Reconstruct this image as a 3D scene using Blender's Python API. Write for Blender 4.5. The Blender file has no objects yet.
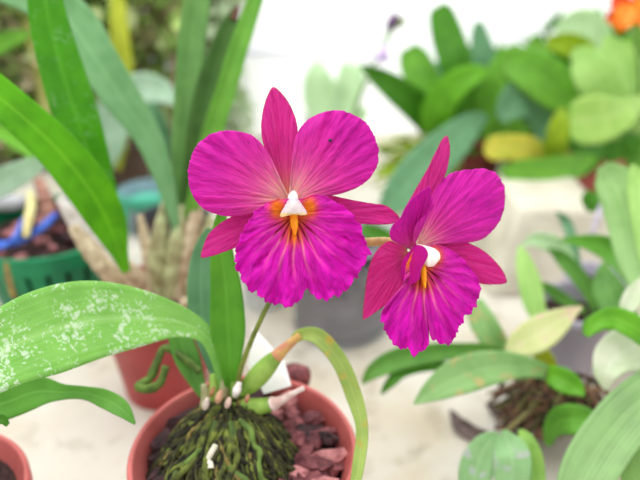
import bpy, math, random
from mathutils import Vector, Matrix, noise
random.seed(7)
scn = bpy.context.scene
COL = scn.collection
# ------------------------------------------------------------------ camera frame
H = 0.39; PITCH = math.radians(27.0); FPX = 640.0
CP, SP = math.cos(PITCH), math.sin(PITCH)
CAM = Vector((0, 0, H)); FW = Vector((0, CP, -SP)); UP = Vector((0, SP, CP)); RT = Vector((1, 0, 0))
def at(px, py, d):
    "world point seen at pixel (px,py), d metres ahead"
    return CAM + (FW + RT * ((px - 320) / FPX) + UP * ((240 - py) / FPX)) * d
def at_y(px, py, Y):
    u = (240 - py) / FPX
    return at(px, py, Y / (CP + u * SP))
def at_z(px, py, z):
    u = (240 - py) / FPX
    return at(px, py, (H - z) / (SP - u * CP))
def lin(c):
    def f(v):
        v = v / 255.0
        return v / 12.92 if v <= 0.04045 else ((v + 0.055) / 1.055) ** 2.4
    return tuple(f(v) for v in c[:3]) + (1.0,)
# ------------------------------------------------------------------ objects
ROOT = {}
def thing(name, loc, label, cat, group=None):
    o = bpy.data.objects.new(name, None); COL.objects.link(o)
    o.empty_display_size = 0.01; o.location = loc
    o['label'] = label; o['category'] = cat
    if group: o['group'] = group
    ROOT[o.name] = Vector(loc); return o
def rootloc(o):
    while o.parent: o = o.parent
    return Vector(o.location)
def obj(name, verts, faces, mat, parent=None, loc=None, uvs=None, cols=None, smooth=True, mats=None, mi=None):
    off = rootloc(parent) if parent else (Vector(loc) if loc is not None else Vector((0, 0, 0)))
    me = bpy.data.meshes.new(name)
    me.from_pydata([tuple(Vector(v) - off) for v in verts], [], faces)
    for m in (mats or [mat]): me.materials.append(m)
    if mi: me.polygons.foreach_set('material_index', mi)
    if uvs:
        l = me.uv_layers.new(name='UVMap')
        for lp in me.loops: l.data[lp.index].uv = uvs[lp.vertex_index]
    if cols:
        ca = me.color_attributes.new('Col', 'FLOAT_COLOR', 'POINT')
        for i, c in enumerate(cols): ca.data[i].color = c
    if smooth: me.polygons.foreach_set('use_smooth', [True] * len(me.polygons))
    me.update()
    o = bpy.data.objects.new(name, me); COL.objects.link(o)
    if parent: o.parent = parent
    else: o.location = off
    return o
def tag(o, label=None, cat=None, group=None, kind=None):
    if label: o['label'] = label
    if cat: o['category'] = cat
    if group: o['group'] = group
    if kind: o['kind'] = kind
    return o
# ------------------------------------------------------------------ curves
def cr(p, t, closed=False):
    n = len(p)
    if closed:
        t = t % 1.0; s = t * n; i = int(s) % n; f = s - int(s)
        a, b, c, d = p[(i - 1) % n], p[i], p[(i + 1) % n], p[(i + 2) % n]
    else:
        s = min(max(t, 0), 1) * (n - 1); i = min(int(s), n - 2); f = s - i
        a, b, c, d = p[max(i - 1, 0)], p[i], p[i + 1], p[min(i + 2, n - 1)]
    return [0.5 * ((2 * b[k]) + (-a[k] + c[k]) * f + (2 * a[k] - 5 * b[k] + 4 * c[k] - d[k]) * f * f + (-a[k] + 3 * b[k] - 3 * c[k] + d[k]) * f ** 3) for k in range(len(b))]
# ------------------------------------------------------------------ materials
def nodes(name):
    m = bpy.data.materials.new(name); m.use_nodes = True
    nt = m.node_tree; nt.nodes.clear()
    return m, nt, nt.nodes, nt.links
def N(ns, t, **kw):
    n = ns.new(t)
    for k, v in kw.items(): setattr(n, k, v)
    return n
_mc = {}
def leaf_mat(base, mid=None, dark=None, specks=0.0, spot=None, veins=0.25, rough=0.42, tr=0.35, scale=60):
    key = (base, mid, dark, specks, spot, veins, rough, tr, scale)
    if key in _mc: return _mc[key]
    mid = mid or tuple(min(255, int(c * 1.12 + 14)) for c in base)
    dark = dark or tuple(int(c * 0.8) for c in base)
    m, nt, ns, L = nodes('leaf_green')
    uv = N(ns, 'ShaderNodeUVMap'); sep = N(ns, 'ShaderNodeSeparateXYZ'); L.new(uv.outputs[0], sep.inputs[0])
    # u in 0..1 across, v along
    a = N(ns, 'ShaderNodeMath', operation='SUBTRACT'); L.new(sep.outputs[0], a.inputs[0]); a.inputs[1].default_value = 0.5
    b = N(ns, 'ShaderNodeMath', operation='ABSOLUTE'); L.new(a.outputs[0], b.inputs[0])
    rmp = N(ns, 'ShaderNodeValToRGB'); L.new(b.outputs[0], rmp.inputs[0])
    e = rmp.color_ramp.elements; e[0].position = 0.0; e[0].color = (1, 1, 1, 1); e[1].position = 0.10; e[1].color = (0, 0, 0, 1)
    mp = N(ns, 'ShaderNodeMapping'); L.new(uv.outputs[0], mp.inputs[0]); mp.inputs['Scale'].default_value = (22, 1.2, 1)
    vn = N(ns, 'ShaderNodeTexNoise'); L.new(mp.outputs[0], vn.inputs[0]); vn.inputs['Scale'].default_value = 1.0; vn.inputs['Detail'].default_value = 3
    tc = N(ns, 'ShaderNodeTexCoord')
    bn = N(ns, 'ShaderNodeTexNoise'); L.new(tc.outputs['Object'], bn.inputs[0]); bn.inputs['Scale'].default_value = scale; bn.inputs['Detail'].default_value = 3
    mx1 = N(ns, 'ShaderNodeMix', data_type='RGBA'); mx1.inputs[6].default_value = lin(dark); mx1.inputs[7].default_value = lin(base)
    r2 = N(ns, 'ShaderNodeValToRGB'); L.new(bn.outputs[0], r2.inputs[0]); r2.color_ramp.elements[0].position = .35; r2.color_ramp.elements[1].position = .6
    L.new(r2.outputs[0], mx1.inputs[0])
    mx2 = N(ns, 'ShaderNodeMix', data_type='RGBA'); L.new(mx1.outputs[2], mx2.inputs[6]); mx2.inputs[7].default_value = lin(mid)
    s = N(ns, 'ShaderNodeMath', operation='MULTIPLY'); L.new(vn.outputs[0], s.inputs[0]); s.inputs[1].default_value = veins * 1.4
    s2 = N(ns, 'ShaderNodeMath', operation='MAXIMUM'); L.new(s.outputs[0], s2.inputs[0]); 
    mm = N(ns, 'ShaderNodeMath', operation='MULTIPLY'); L.new(rmp.outputs[0], mm.inputs[0]); mm.inputs[1].default_value = .6
    L.new(mm.outputs[0], s2.inputs[1]); L.new(s2.outputs[0], mx2.inputs[0])
    col = mx2.outputs[2]
    if spot:
        sn = N(ns, 'ShaderNodeTexNoise'); L.new(tc.outputs['Object'], sn.inputs[0]); sn.inputs['Scale'].default_value = scale * 1.5
        r3 = N(ns, 'ShaderNodeValToRGB'); L.new(sn.outputs[0], r3.inputs[0]); r3.color_ramp.elements[0].position = .56; r3.color_ramp.elements[1].position = .68
        mx3 = N(ns, 'ShaderNodeMix', data_type='RGBA'); L.new(r3.outputs[0], mx3.inputs[0]); L.new(col, mx3.inputs[6]); mx3.inputs[7].default_value = lin(spot); col = mx3.outputs[2]
    if specks:
        wn = N(ns, 'ShaderNodeTexNoise'); L.new(tc.outputs['Object'], wn.inputs[0]); wn.inputs['Scale'].default_value = 260; wn.inputs['Detail'].default_value = 3
        wm = N(ns, 'ShaderNodeVectorMath', operation='SCALE'); L.new(wn.outputs['Color'], wm.inputs[0]); wm.inputs['Scale'].default_value = .009
        wa = N(ns, 'ShaderNodeVectorMath', operation='ADD'); L.new(tc.outputs['Object'], wa.inputs[0]); L.new(wm.outputs[0], wa.inputs[1])
        vo = N(ns, 'ShaderNodeTexVoronoi'); L.new(wa.outputs[0], vo.inputs[0]); vo.inputs['Scale'].default_value = 400
        sn = N(ns, 'ShaderNodeTexNoise'); L.new(tc.outputs['Object'], sn.inputs[0]); sn.inputs['Scale'].default_value = 90; sn.inputs['Detail'].default_value = 2
        md = N(ns, 'ShaderNodeMath', operation='MULTIPLY_ADD'); L.new(sn.outputs[0], md.inputs[0]); md.inputs[1].default_value = -1.5; md.inputs[2].default_value = 0.98 - .2 * specks
        ad = N(ns, 'ShaderNodeMath', operation='ADD'); L.new(vo.outputs['Distance'], ad.inputs[0]); L.new(md.outputs[0], ad.inputs[1])
        r4 = N(ns, 'ShaderNodeValToRGB'); L.new(ad.outputs[0], r4.inputs[0]); e = r4.color_ramp.elements
        e[0].position = .16; e[0].color = (1, 1, 1, 1); e[1].position = .44; e[1].color = (0, 0, 0, 1)
        ml = N(ns, 'ShaderNodeMath', operation='MULTIPLY'); L.new(r4.outputs[0], ml.inputs[0]); ml.inputs[1].default_value = min(.66, specks)
        mx4 = N(ns, 'ShaderNodeMix', data_type='RGBA'); L.new(ml.outputs[0], mx4.inputs[0]); L.new(col, mx4.inputs[6]); mx4.inputs[7].default_value = (.93, .97, .93, 1); col = mx4.outputs[2]
    pb = N(ns, 'ShaderNodeBsdfPrincipled'); L.new(col, pb.inputs['Base Color']); pb.inputs['Roughness'].default_value = rough
    pb.inputs['Specular IOR Level'].default_value = 0.35
    tl = N(ns, 'ShaderNodeBsdfTranslucent'); 
    hs = N(ns, 'ShaderNodeHueSaturation'); L.new(col, hs.inputs['Color']); hs.inputs['Saturation'].default_value = 1.15; hs.inputs['Value'].default_value = 1.2
    L.new(hs.outputs[0], tl.inputs['Color'])
    bp = N(ns, 'ShaderNodeBump'); L.new(vn.outputs[0], bp.inputs['Height']); bp.inputs['Strength'].default_value = .25; bp.inputs['Distance'].default_value = .002
    L.new(bp.outputs[0], pb.inputs['Normal'])
    ms = N(ns, 'ShaderNodeMixShader'); ms.inputs[0].default_value = tr; L.new(pb.outputs[0], ms.inputs[1]); L.new(tl.outputs[0], ms.inputs[2])
    o = N(ns, 'ShaderNodeOutputMaterial'); L.new(ms.outputs[0], o.inputs[0])
    _mc[key] = m; return m
def petal_mat():
    m, nt, ns, L = nodes('petal_magenta')
    ca = N(ns, 'ShaderNodeVertexColor', layer_name='Col')
    uv = N(ns, 'ShaderNodeUVMap')
    mp = N(ns, 'ShaderNodeMapping'); L.new(uv.outputs[0], mp.inputs[0]); mp.inputs['Scale'].default_value = (84, 5.5, 1)
    vn = N(ns, 'ShaderNodeTexNoise'); L.new(mp.outputs[0], vn.inputs[0]); vn.inputs['Scale'].default_value = 1.0; vn.inputs['Detail'].default_value = 4; vn.inputs['Distortion'].default_value = 1.1
    r = N(ns, 'ShaderNodeValToRGB'); L.new(vn.outputs[0], r.inputs[0]); e = r.color_ramp.elements
    e[0].position = .3; e[0].color = (.5, .34, .56, 1); e[1].position = .58; e[1].color = (1.1, 1.1, 1.1, 1)
    mx = N(ns, 'ShaderNodeMix', data_type='RGBA', blend_type='MULTIPLY'); mx.inputs[0].default_value = .5; L.new(ca.outputs[0], mx.inputs[6]); L.new(r.outputs[0], mx.inputs[7])
    tc = N(ns, 'ShaderNodeTexCoord'); fn = N(ns, 'ShaderNodeTexNoise'); L.new(tc.outputs['Object'], fn.inputs[0]); fn.inputs['Scale'].default_value = 1800
    hm = N(ns, 'ShaderNodeMath', operation='MULTIPLY_ADD'); L.new(fn.outputs[0], hm.inputs[0]); hm.inputs[1].default_value = .12; L.new(vn.outputs[0], hm.inputs[2])
    bp = N(ns, 'ShaderNodeBump'); L.new(hm.outputs[0], bp.inputs['Height']); bp.inputs['Strength'].default_value = .55; bp.inputs['Distance'].default_value = .0012
    pb = N(ns, 'ShaderNodeBsdfPrincipled'); L.new(mx.outputs[2], pb.inputs['Base Color']); pb.inputs['Roughness'].default_value = .55; L.new(bp.outputs[0], pb.inputs['Normal'])
    pb.inputs['Specular IOR Level'].default_value = .18
    pb.inputs['Sheen Weight'].default_value = .12; pb.inputs['Sheen Tint'].default_value = (1, .5, .9, 1)
    tl = N(ns, 'ShaderNodeBsdfTranslucent'); L.new(mx.outputs[2], tl.inputs['Color']); L.new(bp.outputs[0], tl.inputs['Normal'])
    ms = N(ns, 'ShaderNodeMixShader'); ms.inputs[0].default_value = .36; L.new(pb.outputs[0], ms.inputs[1]); L.new(tl.outputs[0], ms.inputs[2])
    o = N(ns, 'ShaderNodeOutputMaterial'); L.new(ms.outputs[0], o.inputs[0]); return m
def simple(name, c1, c2=None, scale=40, rough=.6, bump=.3, metal=0, emit=0, trans=0, lo=.35, hi=.65, sub=0, spec=.35, bd=.003):
    m, nt, ns, L = nodes(name)
    tc = N(ns, 'ShaderNodeTexCoord'); n1 = N(ns, 'ShaderNodeTexNoise'); L.new(tc.outputs['Object'], n1.inputs[0]); n1.inputs['Scale'].default_value = scale; n1.inputs['Detail'].default_value = 5
    r = N(ns, 'ShaderNodeValToRGB'); L.new(n1.outputs[0], r.inputs[0]); e = r.color_ramp.elements
    e[0].position = lo; e[0].color = lin(c2 or tuple(int(v * .85) for v in c1)); e[1].position = hi; e[1].color = lin(c1)
    pb = N(ns, 'ShaderNodeBsdfPrincipled'); L.new(r.outputs[0], pb.inputs['Base Color']); pb.inputs['Roughness'].default_value = rough
    pb.inputs['Specular IOR Level'].default_value = spec
    pb.inputs['Transmission Weight'].default_value = trans
    if emit:
        L.new(r.outputs[0], pb.inputs['Emission Color']); pb.inputs['Emission Strength'].default_value = emit
    bp = N(ns, 'ShaderNodeBump'); L.new(n1.outputs[0], bp.inputs['Height']); bp.inputs['Strength'].default_value = bump; bp.inputs['Distance'].default_value = bd; L.new(bp.outputs[0], pb.inputs['Normal'])
    o = N(ns, 'ShaderNodeOutputMaterial'); L.new(pb.outputs[0], o.inputs[0]); return m
# ------------------------------------------------------------------ shape builders
def leaf(parent, pts, mat, fold=.25, roll=0, nu=10, nv=44, wave=.0, name='leaf', label=None, sharp=True, curl=0.0):
    """pts: (px, py, depth, halfwidth px). A strap leaf with a V-fold along its midrib."""
    V, UV, F = [], [], []
    prevN = None
    P = [(at(p[0], p[1], p[2]), p[3] * p[2] / FPX) for p in pts]
    Q = [(*p, w) for p, w in P]
    for j in range(nv + 1):
        t = j / nv
        q = cr(Q, t); c = Vector(q[:3]); w = max(q[3], 0.00015)
        q2 = Vector(cr(Q, min(1, t + .01))[:3]); q1 = Vector(cr(Q, max(0, t - .01))[:3])
        T = (q2 - q1).normalized()
        n = (CAM - c).normalized(); n = (n - T * n.dot(T))
        if n.length < .2 and prevN: n = prevN - T * prevN.dot(T)
        n.normalize()
        n = Matrix.Rotation(math.radians(roll), 3, T) @ n
        prevN = n
        S = T.cross(n).normalized(); ww = w / max(.35, math.cos(math.radians(roll)))
        for i in range(nu + 1):
            s = -1 + 2 * i / nu
            z = fold * ww * (abs(s) ** 1.3) - curl * ww * s * s
            z += wave * ww * math.sin(t * 19 + (2 if s > 0 else 0)) * abs(s) ** 2
            V.append(c + S * ww * s + n * z); UV.append((i / nu, t))
    for j in range(nv):
        for i in range(nu):
            a = j * (nu + 1) + i; F.append((a, a + 1, a + nu + 2, a + nu + 1))
    o = obj(name, V, F, mat, parent, uvs=UV)
    md = o.modifiers.new('thick', 'SOLIDIFY'); md.thickness = .0007; md.offset = 0
    if label: o['label'] = label
    return o
def tube_geo(pts, sides=10, flat=1.0, knob=0):
    "pts: (Vector, radius)"
    Q = [(*Vector(p), r) for p, r in pts]; n = max(6, (len(pts) - 1) * 7)
    V, F = [], []
    ref = Vector((.31, .2, .93))
    for j in range(n + 1):
        t = j / n; q = cr(Q, t); c = Vector(q[:3]); r = max(q[3], .0001)
        T = (Vector(cr(Q, min(1, t + .01))[:3]) - Vector(cr(Q, max(0, t - .01))[:3])).normalized()
        a = ref - T * ref.dot(T)
        if a.length < .05: a = T.orthogonal()
        a.normalize(); b = T.cross(a); ref = a
        if knob: r *= 1 + knob * noise.noise(c * 300)
        for i in range(sides):
            th = 2 * math.pi * i / sides
            V.append(c + a * math.cos(th) * r + b * math.sin(th) * r * flat)
    for j in range(n):
        for i in range(sides):
            a = j * sides + i; b = j * sides + (i + 1) % sides
            F.append((a, b, b + sides, a + sides))
    F.append(tuple(range(sides))[::-1]); F.append(tuple(n * sides + i for i in range(sides)))
    return V, F
def tube(name, pts, mat, parent=None, sides=10, flat=1.0, knob=0, label=None, loc=None):
    V, F = tube_geo(pts, sides, flat, knob)
    o = obj(name, V, F, mat, parent, loc=loc)
    if label: o['label'] = label
    return o
def ptube(name, pts, mat, parent=None, **k):
    return tube(name, [(at(a, b, d), r * d / FPX) for a, b, d, r in pts], mat, parent, **k)
def lathe(name, prof, center, mat, parent=None, seg=64, **k):
    V, F = [], []; c = Vector(center); n = len(prof)
    for r, z in prof:
        for i in range(seg):
            th = 2 * math.pi * i / seg; V.append(c + Vector((r * math.cos(th), r * math.sin(th), z)))
    for j in range(n - 1):
        for i in range(seg):
            a = j * seg + i; b = j * seg + (i + 1) % seg; F.append((a, b, b + seg, a + seg))
    F.append(tuple(range(seg))[::-1])
    return obj(name, V, F, mat, parent, **k)
def pot_profile(r, h, th=.003, lip=.012, base=.72):
    rb = r * base; rs = r - .004
    P = [(rb * .9, 0), (rb, 0), (rb, .002), (rs - .002, h - lip - .001), (rs - .001, h - lip), (r - .001, h - lip + .0005), (r, h - lip + .002), (r, h - .002), (r - .001, h), (r - th - .0005, h), (r - th - .001, h - .002), (rs - th - .002, h - lip), (rb - th, .006), (0.0005, .006)]
    return [(.0005, 0)] + P
def rough_disc(name, c, r, mat, parent, amp=.003, seg=48, rings=12, dome=0.0):
    V = [Vector(c) + Vector((0, 0, dome))]; F = []
    for j in range(1, rings + 1):
        for i in range(seg):
            th = 2 * math.pi * i / seg; rr = r * j / rings
            p = Vector(c) + Vector((rr * math.cos(th), rr * math.sin(th), 0))
            p.z += amp * noise.noise(p * 160) * (1 if j < rings else .2) + dome * (1 - (j / rings) ** 2); V.append(p)
    for i in range(seg): F.append((0, 1 + i, 1 + (i + 1) % seg))
    for j in range(rings - 1):
        for i in range(seg):
            a = 1 + j * seg + i; b = 1 + j * seg + (i + 1) % seg; F.append((a, a + seg, b + seg, b))
    return obj(name, V, F, mat, parent)
def rock_geo(size, flat=.55, seed=0, rough=.35):
    import bmesh
    bm = bmesh.new(); bmesh.ops.create_icosphere(bm, subdivisions=2, radius=1)
    rd = random.Random(seed); off = Vector((rd.random() * 50, rd.random() * 50, 0))
    sx, sy = rd.uniform(.7, 1.3), rd.uniform(.45, .8)
    V = []
    for v in bm.verts:
        p = v.co.copy(); k = max(abs(p.x), abs(p.y), abs(p.z)); p = p * (.25 + .75 / k * .8)
        p *= 1 + rough * noise.noise(p * 1.4 + off)
        V.append(Vector((p.x * sx, p.y * sy, p.z * flat)) * size)
    F = [tuple(v.index for v in f.verts) for f in bm.faces]; bm.free(); return V, F
# ------------------------------------------------------------------ materials list
PETAL = petal_mat()
TERRA = simple('terracotta_pot_plastic', (206, 112, 108), (184, 92, 88), 30, .45, .05)
TERRA2 = simple('brick_red_pot_plastic', (186, 92, 74), (150, 62, 52), 30, .5, .05)
BARK = simple('bark_brown', (150, 88, 90), (92, 46, 52), 160, .8, .8, bd=.002)
BARK2 = simple('bark_maroon', (122, 66, 70), (66, 32, 38), 160, .8, .8, bd=.002)
BARKP = simple('bark_pink', (205, 140, 140), (150, 90, 92), 160, .8, .8, bd=.002)
BARKD = simple('bark_dark', (74, 44, 48), (34, 20, 24), 160, .8, .8, bd=.002)
SOIL = simple('potting_mix', (70, 44, 42), (26, 16, 16), 220, .9, 1.0, bd=.003)
ROOTM = simple('moss_root', (112, 124, 48), (38, 42, 18), 160, .8, .6, bd=.002)
ROOTD = simple('moss_root_dark', (70, 72, 34), (24, 22, 14), 160, .85, .6, bd=.002)
ROOTG = simple('green_root', (104, 132, 54), (56, 76, 30), 120, .7, .4, bd=.002)
ROOTW = simple('white_root', (225, 220, 205), (180, 180, 150), 120, .7, .4, bd=.002)
DRY = simple('dry_sheath', (214, 198, 168), (158, 134, 106), 130, .75, .5, bd=.002)
DRYG = simple('dry_sheath_green', (190, 198, 150), (140, 130, 92), 90, .7, .5, bd=.002)
BULB = simple('bulb_green', (150, 186, 84), (110, 150, 52), 90, .45, .2, bd=.001)
STEM = simple('flower_stalk', (128, 142, 62), (96, 112, 44), 150, .5, .2, bd=.001)
PEDI = simple('pedicel', (206, 178, 110), (178, 140, 90), 200, .5, .2, bd=.001)
COLW = simple('column_white', (255, 248, 240), (250, 226, 226), 200, .4, .1, bd=.0005)
YEL = simple('throat_yellow', (255, 190, 30), (250, 130, 10), 300, .5, .2, bd=.0005)
WHITEP = simple('white_plastic', (248, 248, 246), (238, 238, 236), 60, .4, .05)
GREENP = simple('green_basket_plastic', (20, 142, 92), (10, 112, 72), 20, .4, .05)
BLUE = simple('blue_cord', (76, 120, 220), (50, 84, 190), 80, .5, .2)
CEMENT = simple('cement', (214, 209, 192), (188, 182, 164), 22, .9, .4)
# ------------------------------------------------------------------ leaf colours
G_A = leaf_mat((108, 194, 14), (160, 224, 64), (78, 168, 8), veins=.25, rough=.35, tr=.4)
G_B = leaf_mat((88, 174, 22), (126, 202, 60), (68, 154, 14), veins=.25, specks=.25, rough=.35, tr=.4)
G_C = leaf_mat((132, 182, 128), (158, 204, 150), (112, 166, 108), veins=.3, rough=.5)
G_D = leaf_mat((112, 164, 88), (150, 194, 118), (86, 142, 72), veins=.5)
G_E = leaf_mat((86, 128, 62), (110, 152, 78), (66, 106, 50), veins=.4)
G_F = leaf_mat((120, 184, 66), (160, 214, 104), (98, 166, 50), veins=.3)
G_DROP = leaf_mat((138, 204, 84), (196, 232, 160), (116, 188, 60), specks=.85, veins=.35, rough=.3, tr=.35)
G_L3 = leaf_mat((104, 176, 44), (134, 200, 76), (84, 160, 34), veins=.35, tr=.4)
G_L2 = leaf_mat((106, 172, 60), (140, 200, 96), (84, 150, 44), veins=.3)
G_PALE = leaf_mat((186, 214, 190), (206, 228, 206), (168, 200, 172), veins=.2, rough=.5)
G_YEL = leaf_mat((196, 206, 60), (216, 220, 96), (170, 186, 40), veins=.2)
G_OLD = leaf_mat((170, 202, 96), (214, 222, 150), (140, 180, 70), veins=.4, spot=(206, 190, 90))
G_R1 = leaf_mat((140, 192, 116), (190, 220, 160), (112, 172, 90), veins=.5, spot=(196, 190, 130))
G_R2 = leaf_mat((98, 160, 62), (140, 190, 96), (74, 138, 48), veins=.4)
G_R3 = leaf_mat((108, 176, 58), (140, 200, 84), (84, 150, 40), veins=.3)
G_RIB = leaf_mat((104, 160, 80), (190, 220, 160), (70, 126, 54), veins=.7)
G_RIBL = leaf_mat((142, 194, 106), (206, 230, 178), (118, 176, 82), veins=.6)
G_CREAM = leaf_mat((222, 226, 170), (238, 238, 202), (206, 216, 144), veins=.3, spot=(232, 214, 190))
G_WHT = leaf_mat((222, 228, 206), (238, 240, 226), (196, 214, 172), veins=.4)
G_DK = leaf_mat((74, 144, 26), (104, 168, 48), (54, 116, 20), veins=.35)
G_MD = leaf_mat((112, 180, 50), (150, 204, 86), (84, 152, 36), veins=.45)
G_BR = leaf_mat((116, 190, 40), (150, 210, 76), (94, 170, 30), veins=.3)
G_BLU = leaf_mat((108, 160, 116), (134, 182, 138), (90, 142, 98), veins=.25)
G_LT = leaf_mat((182, 222, 128), (214, 238, 170), (152, 206, 98), veins=.45)
G_HAZE = leaf_mat((200, 226, 186), (218, 236, 206), (184, 216, 168), veins=.3)  # pale green with distance haze mixed into the colour
G_YG = leaf_mat((168, 196, 40), (190, 210, 70), (140, 176, 30), veins=.2)
G_YY = leaf_mat((222, 214, 84), (232, 224, 120), (190, 200, 60), veins=.2)
# ================================================================== SETTING
def box(name, x0, x1, y0, y1, z0, z1, mat, parent=None, bev=.003, **k):
    V = [(x, y, z) for z in (z0, z1) for y in (y0, y1) for x in (x0, x1)]
    F = [(0, 2, 3, 1), (4, 5, 7, 6), (0, 1, 5, 4), (2, 6, 7, 3), (0, 4, 6, 2), (1, 3, 7, 5)]
    o = obj(name, V, F, mat, parent, smooth=False, **k)
    if bev:
        m = o.modifiers.new('b', 'BEVEL'); m.width = bev; m.segments = 2
    return o
def bench_mat():
    m, nt, ns, L = nodes('bench_cement')
    tc = N(ns, 'ShaderNodeTexCoord')
    a = N(ns, 'ShaderNodeTexNoise'); a.inputs['Scale'].default_value = 9; a.inputs['Detail'].default_value = 4; L.new(tc.outputs['Object'], a.inputs[0])
    r = N(ns, 'ShaderNodeValToRGB'); L.new(a.outputs[0], r.inputs[0]); e = r.color_ramp.elements
    e[0].position = .3; e[0].color = lin((186, 174, 148)); e[1].position = .55; e[1].color = lin((204, 200, 188))
    b = N(ns, 'ShaderNodeTexNoise'); b.inputs['Scale'].default_value = 34; b.inputs['Detail'].default_value = 6; L.new(tc.outputs['Object'], b.inputs[0])
    r2 = N(ns, 'ShaderNodeValToRGB'); L.new(b.outputs[0], r2.inputs[0]); e = r2.color_ramp.elements
    e[0].position = .30; e[0].color = (.62, .58, .5, 1); e[1].position = .46; e[1].color = (1, 1, 1, 1)
    mx = N(ns, 'ShaderNodeMix', data_type='RGBA', blend_type='MULTIPLY'); mx.inputs[0].default_value = .7; L.new(r.outputs[0], mx.inputs[6]); L.new(r2.outputs[0], mx.inputs[7])
    pb = N(ns, 'ShaderNodeBsdfPrincipled'); L.new(mx.outputs[2], pb.inputs['Base Color']); pb.inputs['Roughness'].default_value = .7
    bp = N(ns, 'ShaderNodeBump'); L.new(b.outputs[0], bp.inputs['Height']); bp.inputs['Strength'].default_value = .3; bp.inputs['Distance'].default_value = .003; L.new(bp.outputs[0], pb.inputs['Normal'])
    o = N(ns, 'ShaderNodeOutputMaterial'); L.new(pb.outputs[0], o.inputs[0]); return m
tag(box('floor', -1.6, 1.6, -.5, 1.24, -.05, 0, bench_mat(), bev=.004), kind='structure')
WALLM = simple('white_wall_emissive', (252, 252, 254), (247, 248, 252), 3, .8, .05, emit=.45)  # wall is no lamp; emission added so it renders near pure white
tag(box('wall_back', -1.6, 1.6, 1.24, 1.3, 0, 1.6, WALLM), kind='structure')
GREYT = simple('grey_joint', (225, 222, 236), (214, 212, 228), 5, .8, .05, emit=.25)  # joint strip given some emission too, to stay pale beside the glowing wall
pz = at_y(330, 52, 1.235).z
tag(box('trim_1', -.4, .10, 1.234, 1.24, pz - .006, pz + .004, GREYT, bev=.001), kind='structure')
# ================================================================== FOREGROUND POT
PR = .065; PC = Vector((-.0434, .2716, 0)); PH = .119
p1 = thing('potted_orchid', PC, 'magenta orchid with two open flowers, mossy roots and a red-brown plastic pot of bark', 'potted plant')
lathe('pot', pot_profile(PR, PH, .0025, .012, .74), PC, TERRA, p1)
rough_disc('potting_mix', PC + Vector((0, 0, PH - .017)), PR - .009, SOIL, p1, .006, dome=.002)
# leaves of the main plant
leaf(p1, [(-110, 430, .27, 18), (-60, 388, .285, 32), (0, 352, .305, 38), (44, 333, .32, 43), (87, 321, .335, 40), (131, 318, .345, 31), (175, 321, .355, 17), (203, 333, .36, 9), (216, 354, .365, 7), (227, 392, .372, 6)], G_DROP, fold=.16, nu=14, nv=70, wave=.02, label='wide light green leaf spotted with water marks')
leaf(p1, [(222, 205, .345, 2), (221, 228, .348, 8), (222, 255, .35, 11.5), (226, 290, .353, 15.5), (228, 330, .36, 17), (230, 365, .365, 10), (231, 392, .372, 5)], G_L3, fold=.3, label='upright bright green leaf')
leaf(p1, [(210, 228, .385, 3), (203, 250, .385, 9), (201, 280, .383, 13), (203, 320, .38, 13), (214, 365, .378, 7), (224, 392, .376, 4)], G_BLU, fold=.25)
leaf(p1, [(176, 318, .385, 4), (180, 338, .382, 11), (188, 360, .38, 12), (198, 384, .378, 7), (206, 400, .376, 3)], G_R2, fold=.3)
leaf(p1, [(294, 339, .365, 5), (304, 334, .365, 6), (320, 338, .362, 8), (340, 362, .355, 8), (354, 396, .348, 8), (362, 428, .34, 6), (359, 462, .333, 6), (352, 500, .325, 4)], G_OLD, fold=.35, label='ageing yellow-green leaf arching down over the pot rim')
# pseudobulbs
b1 = ptube('pseudobulb', [(240, 394, .372, 4), (250, 385, .37, 9), (262, 372, .368, 10.5), (274, 359, .367, 8), (283, 351, .366, 5)], BULB, p1, sides=14)
ptube('sheath', [(276, 357, .3655, 7), (284, 349, .365, 5.5), (292, 342, .365, 4.5), (300, 335, .3645, 4)], simple('sheath_orange', (212, 176, 96), (196, 128, 104), 150, .6, .3), b1)
b2 = ptube('pseudobulb', [(232, 404, .372, 4), (242, 407, .37, 8.5), (256, 407, .368, 9), (268, 405, .366, 7.5), (274, 403, .365, 7)], BULB, p1, sides=14)
ptube('sheath', [(272, 404, .3645, 7.5), (280, 401, .363, 5), (292, 394, .361, 3), (304, 388, .36, 2.5)], simple('sheath_pale', (232, 216, 210), (205, 170, 160), 150, .7, .3), b2)
for k, (x, y, dx) in enumerate([(214, 388, -4), (224, 386, 1), (235, 384, 4), (206, 398, -6)]):
    ptube('pseudobulb', [(x - dx, y + 26, .374, 3), (x, y + 12, .372, 6), (x, y, .371, 5), (x + dx * .4, y - 14, .371, 3)], DRYG if k % 2 else BULB, p1)
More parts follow.
